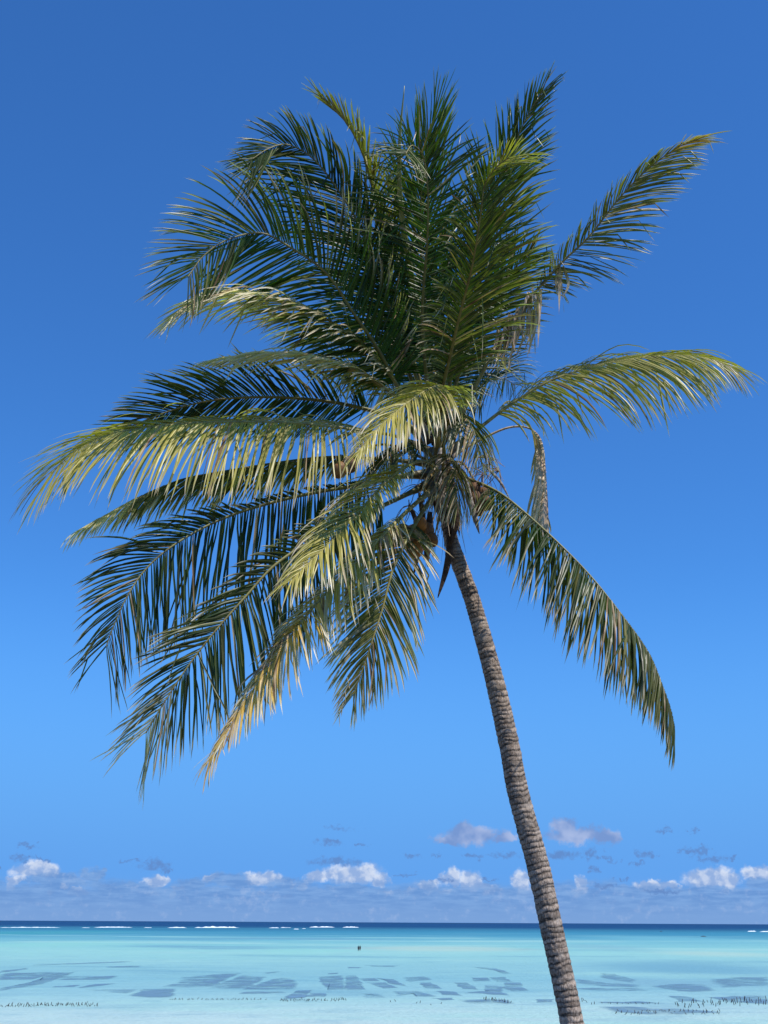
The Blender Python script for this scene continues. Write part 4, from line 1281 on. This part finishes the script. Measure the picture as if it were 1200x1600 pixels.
# ------------------------------------------------------------------ stakes of the seaweed farm
M_STAKE = plain('wet wood', (0.060, 0.052, 0.048), (0.025, 0.022, 0.022), 9.0, 0.8, 0.2, 0)
protos = []
for k in range(6):
    h, dx, dy = 1.0, rnd.uniform(-.22, .22), rnd.uniform(-.12, .12)
    pts = [Vector((dx * t, dy * t, -0.3 + (h + 0.3) * t)) for t in (0, .4, .75, 1)]
    rad = [0.030, 0.028, 0.026, 0.020]
    protos.append(mesh('stake', *tube(pts, rad, 6, 1.0, Vector((0, 1, 0.1))), M_STAKE))
count = 0
for label, pts in [('short dark stake in the dense row at the left edge of the pale shallows',
  [(-37.49, 128.92, 0.19), (-37.24, 128.71, 0.13), (-37.0, 128.09, 0.17), (-36.71, 127.65, 0.21), (-36.95, 129.24, 0.25), (-36.77, 128.77, 0.29), (-36.5, 128.48, 0.25),
   (-36.41, 128.44, 0.24), (-36.89, 130.68, 0.29), (-36.13, 128.62, 0.3), (-35.8, 128.04, 0.2), (-36.07, 129.5, 0.31), (-36.23, 130.59, 0.15), (-35.44, 127.97, 0.21), (-35.82, 130.01, 0.22),
   (-35.68, 129.87, 0.24), (-35.05, 128.23, 0.26), (-34.91, 128.41, 0.32), (-35.4, 130.53, 0.29), (-34.61, 128.31, 0.23), (-35.09, 130.43, 0.29), (-34.91, 130.22, 0.13),
   (-34.16, 128.12, 0.14), (-34.51, 129.89, 0.15), (-34.15, 128.82, 0.29), (-34.18, 129.3, 0.13), (-34.19, 130.21, 0.3), (-33.88, 129.7, 0.32), (-34.19, 131.03, 0.24), (-34.0, 130.68, 0.2),
   (-33.82, 130.84, 0.13), (-33.52, 130.38, 0.31), (-33.34, 130.21, 0.21), (-33.04, 129.42, 0.24), (-32.92, 129.51, 0.31), (-32.95, 130.11, 0.26), (-32.95, 130.53, 0.32),
   (-32.59, 129.8, 0.12), (-32.45, 129.73, 0.12), (-32.25, 129.6, 0.13), (-32.24, 130.13, 0.26), (-31.96, 129.41, 0.27), (-32.37, 131.42, 0.26), (-31.96, 130.87, 0.21),
   (-31.83, 130.68, 0.19), (-31.69, 130.54, 0.24), (-31.55, 130.54, 0.27), (-31.31, 129.97, 0.27), (-31.4, 131.07, 0.28), (-31.31, 131.2, 0.21), (-31.18, 131.51, 0.18),
   (-30.55, 129.27, 0.21), (-30.83, 131.35, 0.19), (-30.2, 129.17, 0.21), (-30.69, 131.53, 0.23), (-30.05, 129.44, 0.29), (-30.31, 131.09, 0.28), (-29.73, 129.5, 0.19),
   (-30.04, 131.09, 0.28), (-29.84, 130.95, 0.2), (-29.64, 130.78, 0.3), (-29.84, 132.07, 0.31), (-28.91, 129.08, 0.21), (-28.81, 129.28, 0.16), (-28.77, 129.58, 0.25),
   (-29.04, 131.28, 0.19), (-29.11, 132.0, 0.24), (-28.45, 129.72, 0.13), (-28.31, 130.11, 0.3), (-28.04, 129.51, 0.24)]),
 ('short dark stake in the thin straight row left of the middle',
  [(-22.81, 140.44, 0.1), (-22.52, 140.55, 0.14), (-22.19, 140.27, 0.15), (-22.09, 141.06, 0.18), (-21.72, 140.48, 0.12), (-21.59, 140.78, 0.18), (-21.3, 140.51, 0.19),
   (-20.9, 140.51, 0.08), (-20.69, 140.48, 0.09), (-20.64, 141.16, 0.14), (-20.32, 140.95, 0.17), (-20.25, 141.44, 0.1), (-19.97, 141.45, 0.2), (-19.54, 141.46, 0.14),
   (-19.39, 141.21, 0.12), (-19.02, 140.93, 0.12), (-18.93, 141.23, 0.09), (-18.53, 140.82, 0.13), (-18.49, 141.44, 0.12), (-18.02, 140.79, 0.13), (-17.75, 140.99, 0.13),
   (-17.63, 141.15, 0.16), (-17.34, 140.95, 0.14), (-17.16, 141.14, 0.16), (-16.98, 141.28, 0.13), (-16.46, 140.74, 0.12), (-16.23, 140.93, 0.11), (-16.18, 141.7, 0.18),
   (-15.79, 140.86, 0.18), (-15.56, 141.05, 0.15), (-15.47, 141.22, 0.08), (-15.19, 141.03, 0.09), (-15.04, 141.82, 0.19), (-14.78, 141.93, 0.18), (-14.45, 141.01, 0.16),
   (-14.02, 140.93, 0.15), (-13.89, 141.99, 0.17), (-13.63, 141.23, 0.09), (-13.3, 141.01, 0.09), (-13.2, 141.44, 0.18), (-13.02, 141.9, 0.11), (-12.62, 141.27, 0.13)]),
 ('short dark stake in the cluster beside the darkest weed plot',
  [(-10.89, 139.8, 0.16), (-10.81, 140.89, 0.19), (-10.48, 139.84, 0.23), (-10.38, 138.93, 0.24), (-10.18, 139.56, 0.19), (-9.94, 138.34, 0.13), (-9.9, 138.85, 0.26), (-9.75, 139.91, 0.23),
   (-9.68, 140.53, 0.14), (-9.45, 140.42, 0.14), (-9.13, 138.35, 0.15), (-9.09, 140.17, 0.25), (-8.98, 140.7, 0.14), (-8.87, 140.0, 0.17), (-8.71, 140.44, 0.16), (-8.5, 141.24, 0.28),
   (-8.29, 139.73, 0.18), (-8.03, 139.05, 0.2), (-7.95, 139.4, 0.25), (-7.8, 139.4, 0.27), (-7.73, 141.13, 0.14), (-7.45, 139.68, 0.27), (-7.34, 141.17, 0.13), (-7.29, 141.38, 0.23),
   (-6.91, 139.05, 0.15), (-6.85, 141.05, 0.18), (-6.75, 141.86, 0.12), (-6.54, 141.2, 0.16), (-6.36, 139.93, 0.1), (-6.27, 140.77, 0.19), (-6.11, 140.3, 0.27), (-5.93, 140.48, 0.12),
   (-5.77, 140.11, 0.12), (-5.48, 139.36, 0.12), (-5.38, 141.19, 0.24), (-5.26, 141.49, 0.22), (-5.05, 139.8, 0.15), (-4.85, 139.33, 0.22), (-4.83, 142.22, 0.19), (-4.63, 140.2, 0.22),
   (-4.49, 142.07, 0.22), (-4.32, 142.12, 0.26), (-4.16, 142.35, 0.27), (-4.06, 141.65, 0.23), (-3.8, 140.95, 0.22)]),
 ('short dark stake along the bed left of the trunk',
  [(11.28, 144.31, 0.24), (11.22, 142.29, 0.37), (11.4, 141.86, 0.28), (11.63, 143.35, 0.39), (11.69, 142.62, 0.25), (11.97, 142.94, 0.27), (11.98, 141.93, 0.37), (11.99, 140.35, 0.22),
   (12.41, 143.57, 0.22), (12.35, 140.37, 0.24), (12.53, 141.69, 0.36), (12.6, 139.84, 0.33), (12.79, 141.35, 0.24), (12.89, 140.29, 0.24), (12.9, 139.19, 0.21), (13.05, 138.39, 0.41),
   (13.26, 139.75, 0.33), (13.24, 137.64, 0.35), (13.37, 138.01, 0.31), (13.59, 138.32, 0.2)]),
 ('short dark stake in the long staked bed lowest on the right',
  [(21.81, 122.65, 0.21), (22.17, 123.71, 0.15), (22.8, 125.98, 0.21), (22.65, 123.87, 0.22), (22.51, 121.62, 0.14), (22.95, 123.01, 0.13), (23.46, 125.06, 0.13), (23.03, 121.52, 0.18),
   (23.55, 122.75, 0.14), (23.86, 123.26, 0.29), (23.91, 122.58, 0.18), (23.95, 121.64, 0.28), (24.26, 122.55, 0.21), (25.17, 126.32, 0.13), (25.29, 125.72, 0.21), (25.21, 123.78, 0.2),
   (25.68, 125.04, 0.2), (25.82, 124.56, 0.15), (25.72, 122.95, 0.19), (26.03, 123.95, 0.23), (26.83, 126.79, 0.16), (27.01, 126.08, 0.2), (27.03, 125.74, 0.15), (27.35, 126.0, 0.12),
   (27.51, 126.02, 0.21), (27.9, 126.85, 0.2), (27.39, 123.28, 0.13), (27.97, 124.92, 0.12), (28.54, 125.92, 0.14), (28.73, 126.23, 0.23), (28.97, 126.48, 0.13), (29.09, 125.71, 0.26),
   (28.45, 122.31, 0.17), (29.45, 125.81, 0.27), (29.66, 125.44, 0.14), (29.11, 122.23, 0.23), (30.38, 127.19, 0.14), (30.64, 127.2, 0.13), (29.85, 122.67, 0.16), (30.69, 124.92, 0.26),
   (30.29, 122.55, 0.13), (30.81, 124.28, 0.29), (31.41, 125.97, 0.27), (31.51, 125.49, 0.18), (31.14, 122.73, 0.15), (31.63, 123.77, 0.27), (31.56, 122.82, 0.19), (32.71, 126.5, 0.26)]),
 ('tall thin stake in the upper rows at the right edge',
  [(30.7, 136.45, 0.31), (30.26, 133.5, 0.51), (30.66, 134.68, 0.31), (31.99, 139.32, 0.42), (30.78, 133.26, 0.29), (30.53, 131.83, 0.49), (30.83, 131.8, 0.42), (31.35, 133.18, 0.37),
   (32.96, 139.52, 0.4), (33.25, 139.43, 0.46), (33.35, 139.69, 0.49), (33.69, 140.18, 0.31), (32.74, 135.19, 0.25), (32.01, 131.8, 0.33), (33.57, 137.03, 0.54), (32.94, 133.72, 0.45),
   (34.54, 139.63, 0.28), (35.09, 140.53, 0.26), (35.14, 139.83, 0.58), (34.5, 137.24, 0.33), (34.53, 136.06, 0.49), (34.13, 133.8, 0.38), (35.37, 137.94, 0.29), (35.28, 136.68, 0.55),
   (35.5, 137.26, 0.42), (37.08, 142.1, 0.38), (37.28, 142.27, 0.45), (36.63, 138.91, 0.49), (37.4, 141.13, 0.38), (37.41, 140.12, 0.41), (37.75, 141.32, 0.31), (36.82, 136.58, 0.57),
   (37.37, 137.83, 0.59), (38.02, 139.81, 0.6), (36.92, 134.9, 0.43), (38.6, 140.27, 0.62), (39.2, 141.61, 0.6), (39.84, 143.69, 0.52), (38.88, 139.52, 0.49), (38.43, 137.42, 0.35),
   (39.91, 141.61, 0.52), (40.4, 142.4, 0.29), (40.17, 141.21, 0.28), (39.36, 137.84, 0.51), (39.18, 136.02, 0.57), (41.69, 144.3, 0.37), (40.84, 140.68, 0.45), (40.1, 137.58, 0.36),
   (40.27, 137.41, 0.55), (42.42, 144.06, 0.55)]),
 ('tiny stake in the thin weed line right of the trunk',
  [(23.38, 138.23, 0.14), (23.94, 138.19, 0.09), (24.07, 137.54, 0.14), (24.72, 137.51, 0.2), (24.86, 138.16, 0.08), (25.35, 137.99, 0.09), (25.81, 138.25, 0.12), (25.93, 137.48, 0.13),
   (26.46, 138.3, 0.13), (26.83, 137.61, 0.19), (27.36, 138.07, 0.1), (27.59, 137.48, 0.14), (28.04, 137.73, 0.11), (28.29, 138.31, 0.16), (28.72, 137.34, 0.14), (29.0, 137.31, 0.18)]),
 ('lone stake on the open sand flats', [(0.94, 138.34, 0.2), (1.59, 139.35, 0.24), (3.59, 136.56, 0.18), (4.0, 136.89, 0.26), (5.1, 133.8, 0.13), (6.13, 135.68, 0.18)]),
 ('tilted stake just right of the trunk foot', [(21.62, 140.77, 0.39), (22.11, 142.3, 0.31), (21.94, 139.31, 0.26), (21.82, 136.22, 0.22), (22.18, 136.53, 0.3)])]:
    for x, y, h in pts:
        o = link('stake', protos[count % 6], None, label, 'stake', label.split(' in ')[0].split(' along ')[0].split(' on ')[0].split(' just ')[0] + 's: ' + ' '.join(label.split(' ')[-5:]), loc=(x, y, 0))
        o.scale = (1.2, 1.2, h)
        o.rotation_euler = (0, 0, rnd.uniform(0, 6.28))
        count += 1

# ------------------------------------------------------------------ breakers on the reef, far rocks
M_FOAM = plain('white foam', (0.82, 0.86, 0.88), (0.55, 0.68, 0.74), 0.35, 0.8, 0.1, 0)
for wi, (label, a, b, h) in enumerate([('long thin white breaker at the left edge of the reef', (-442.27, 1488.85), (-388.05, 1553.51), 0.97),
 ('faint short line of foam in the gap after the left breaker', (-361.37, 1548.56), (-352.83, 1558.5), 0.46),
 ('bright white breaker left of the middle, second of the long ones', (-363.13, 1621.73), (-324.65, 1668.73), 1.46),
 ('tiny foam fleck right of the bright breaker', (-302.76, 1635.79), (-294.02, 1646.09), 0.65), ('narrow white breaker before the widest one', (-272.23, 1633.43), (-252.17, 1656.53), 1.23),
 ('widest bushy white breaker with a peaked crest', (-245.4, 1683.62), (-193.45, 1744.14), 2.19),
 ('small white breaker alone in the dark water', (-150.86, 1714.21), (-138.32, 1728.16), 1.29), ('thin foam streak right of the small breaker', (-144.09, 1822.77), (-129.85, 1839.55), 0.91),
 ('foam blob lying nearer than the reef line', (-99.42, 1450.1), (-93.97, 1455.07), 1.02), ('second foam blob just right of the nearer blob', (-99.06, 1595.09), (-94.56, 1599.59), 0.96),
 ('clean white breaker above the two bathers, left of the last one', (-111.98, 1976.61), (-74.34, 2023.74), 1.98),
 ('last white breaker of the middle reef, right of the clean one', (-61.22, 1990.52), (-35.99, 2021.33), 1.99),
 ('short bright breaker near the right edge', (410.42, 1443.33), (422.1, 1451.34), 1.44), ('bright breaker cut by the right edge', (413.35, 1406.88), (435.37, 1421.59), 1.27)]):
    a, b = Vector((*a, 0)), Vector((*b, 0))
    cen = (a + b) / 2
    ln = (b - a).length
    n = max(8, int(ln / 2.5))
    vs, fs = [], []
    prof = ((-7.0, 0.02), (-3.0, 0.30), (-0.8, 0.85), (0.0, 1.0), (0.9, 0.72), (2.2, 0.18), (4.0, -0.05))
    for i in range(n + 1):
        f = i / n
        env = min(1.0, 5 * f, 5 * (1 - f)) ** 0.7
        nz = 0.75 + 0.75 * noise.noise((f * ln * 0.11, wi * 5.0, 0)) + 0.35 * noise.noise((f * ln * 0.4, wi * 5.0, 3))
        q = a.lerp(b, f) - cen + Vector((0, 12 * noise.noise((f * ln * 0.02, wi, 7)), 0))
        for dy, z in prof:
            vs.append(q + Vector((0, dy, max(-0.05, z * h * 0.8 * env * max(0.0, nz)))))
    m_ = len(prof)
    for i in range(n):
        for k in range(m_ - 1):
            fs.append((i * m_ + k, (i + 1) * m_ + k, (i + 1) * m_ + k + 1, i * m_ + k + 1))
    link('breaking_wave', mesh('breaking_wave', vs, fs, M_FOAM), None, label, 'breaking wave', 'breakers along the reef', loc=cen)

M_ROCK = plain('dark wet rock', (0.035, 0.045, 0.05), (0.06, 0.065, 0.07), 3.0, 0.7, 0.3, 0.05)
for ri, (label, x, y, w, h) in enumerate([('small dark rock in the teal water far out on the right, left of the other', 298.82, 1376.13, 1.2, 0.5),
 ('low dark rock at the edge of the teal water on the right', 212.09, 849.34, 1.9, 0.45)]):
    vs, fs = [], []
    for j in range(8):
        for i in range(16):
            th, a = math.pi / 2 * (j / 7) * 1.25, 2 * math.pi * i / 16
            r = 1 + 0.45 * noise.noise((math.cos(a) * 1.5, math.sin(a) * 1.5, j * 0.5 + ri * 9))
            vs.append(Vector((w * math.sin(th) * math.cos(a) * r, w * 0.7 * math.sin(th) * math.sin(a) * r, h * math.cos(th) * r)))
    for j in range(7):
        for i in range(16):
            k = (i + 1) % 16
            fs.append((j * 16 + i, j * 16 + k, (j + 1) * 16 + k, (j + 1) * 16 + i))
    link('rock', mesh('rock', vs, fs, M_ROCK), None, label, 'rock', 'dark rocks far out', loc=(x, y, 0))

# ------------------------------------------------------------------ two bathers wading far out
def skinned(name, joints, edges, material, subdiv=2):
    me = bpy.data.meshes.new(name)
    me.from_pydata([j[:3] for j in joints], edges, [])
    o = bpy.data.objects.new(name, me)
    C.objects.link(o)
    md = o.modifiers.new('skin', 'SKIN')
    for v, j in zip(me.skin_vertices[0].data, joints):
        v.radius = (j[3], j[3] * (j[4] if len(j) > 4 else 1))
    me.skin_vertices[0].data[0].use_root = True
    o.modifiers.new('sub', 'SUBSURF').levels = subdiv
    o.modifiers['sub'].render_levels = subdiv
    dg = bpy.context.evaluated_depsgraph_get()
    out = bpy.data.meshes.new_from_object(o.evaluated_get(dg))
    bpy.data.objects.remove(o)
    out.name = name
    out.materials.clear()
    out.materials.append(material)
    out.polygons.foreach_set('use_smooth', [True] * len(out.polygons))
    return out


M_SKIN = plain('brown skin', (0.16, 0.085, 0.05), (0.12, 0.065, 0.04), 6.0, 0.6, 0.3, 0)
M_HAIR = plain('black hair', (0.015, 0.013, 0.012), (0.025, 0.02, 0.018), 30.0, 0.7, 0.3, 0)
M_WEAR = [plain('dark blue cloth', (0.02, 0.035, 0.06), (0.03, 0.045, 0.07), 12.0, 0.9, 0.1, 0),
          plain('dark green cloth', (0.03, 0.05, 0.04), (0.045, 0.06, 0.05), 12.0, 0.9, 0.1, 0)]


def person(loc, rz, wear, label, lift):
    root = link('person', None, None, label, 'person', None, loc=loc)
    root.rotation_euler = (0, 0, rz)
    J = [(0, 0, .92, .135, .8), (0, 0, 1.12, .12, .75), (0, .01, 1.32, .15, .7), (0, .01, 1.45, .06), (0, -.01, 1.53, .055), (0, -.02, 1.62, .095, 1.1), (0, -.01, 1.71, .075, 1.1),
         (-.10, 0, .86, .095), (-.11, -.02, .48, .062), (-.11, .03, .09, .045), (-.11, -.12, .03, .04),
         (.10, 0, .86, .095), (.12, -.10, .49, .062), (.12, .02, .10, .045), (.12, -.12, .03, .04),
         (-.19, 0, 1.39, .06), (-.25, .03, 1.12, .045), (-.24, -.06, .88, .034), (-.235, -.10, .79, .030),
         (.19, 0, 1.39, .06), (.26, .03, 1.13, .045), (.25, -.10, .93 + lift, .034), (.24, -.15, .86 + lift, .030)]
    E = [(0, 1), (1, 2), (2, 3), (3, 4), (4, 5), (5, 6), (0, 7), (7, 8), (8, 9), (9, 10), (0, 11), (11, 12), (12, 13), (13, 14), (2, 15), (15, 16), (16, 17), (17, 18), (2, 19), (19, 20), (20, 21), (21, 22)]
    link('body', skinned('body', J, E, M_SKIN), root)
    K = [(0, 0, .90, .16, .85), (0, 0, 1.12, .145, .8), (0, .01, 1.33, .172, .75), (0, .01, 1.43, .09), (-.19, 0, 1.39, .075), (-.23, .02, 1.22, .062), (.19, 0, 1.39, .075), (.235, .02, 1.22, .062)]
    link('shirt', skinned('shirt', K, [(0, 1), (1, 2), (2, 3), (2, 4), (4, 5), (2, 6), (6, 7)], wear), root)
    S = [(0, 0, .94, .155, .85), (-.10, 0, .84, .115), (-.112, -.012, .56, .09), (.10, 0, .84, .115), (.118, -.075, .57, .09)]
    link('shorts', skinned('shorts', S, [(0, 1), (1, 2), (0, 3), (3, 4)], M_WEAR[0]), root)
    Hh = [(0, .01, 1.66, .098, 1.1), (0, .02, 1.735, .075, 1.15)]
    link('hair', skinned('hair', Hh, [(0, 1)], M_HAIR), root)
    for sx in (-.033, .033):
        e = link('eye', mesh('eye', *tube([Vector((sx, -.118, 1.63)), Vector((sx, -.128, 1.63))], [0.012, 0.006], 6), M_HAIR), root)
    link('nose', mesh('nose', *tube([Vector((0, -.115, 1.635)), Vector((0, -.145, 1.60)), Vector((0, -.12, 1.59))], [0.008, 0.014, 0.010], 6), M_SKIN), root)


(b0x, b0y), (b1x, b1y) = [(-6.91, 381.52), (-6.46, 384.19)]
person((b0x, b0y, -0.28), R(160), M_WEAR[0], 'left one of two people wading in the shallows far out, in dark blue', 0.0)
person((b1x, b1y, -0.28), R(215), M_WEAR[1], 'right one of two people wading in the shallows far out, in dark green', 0.12)
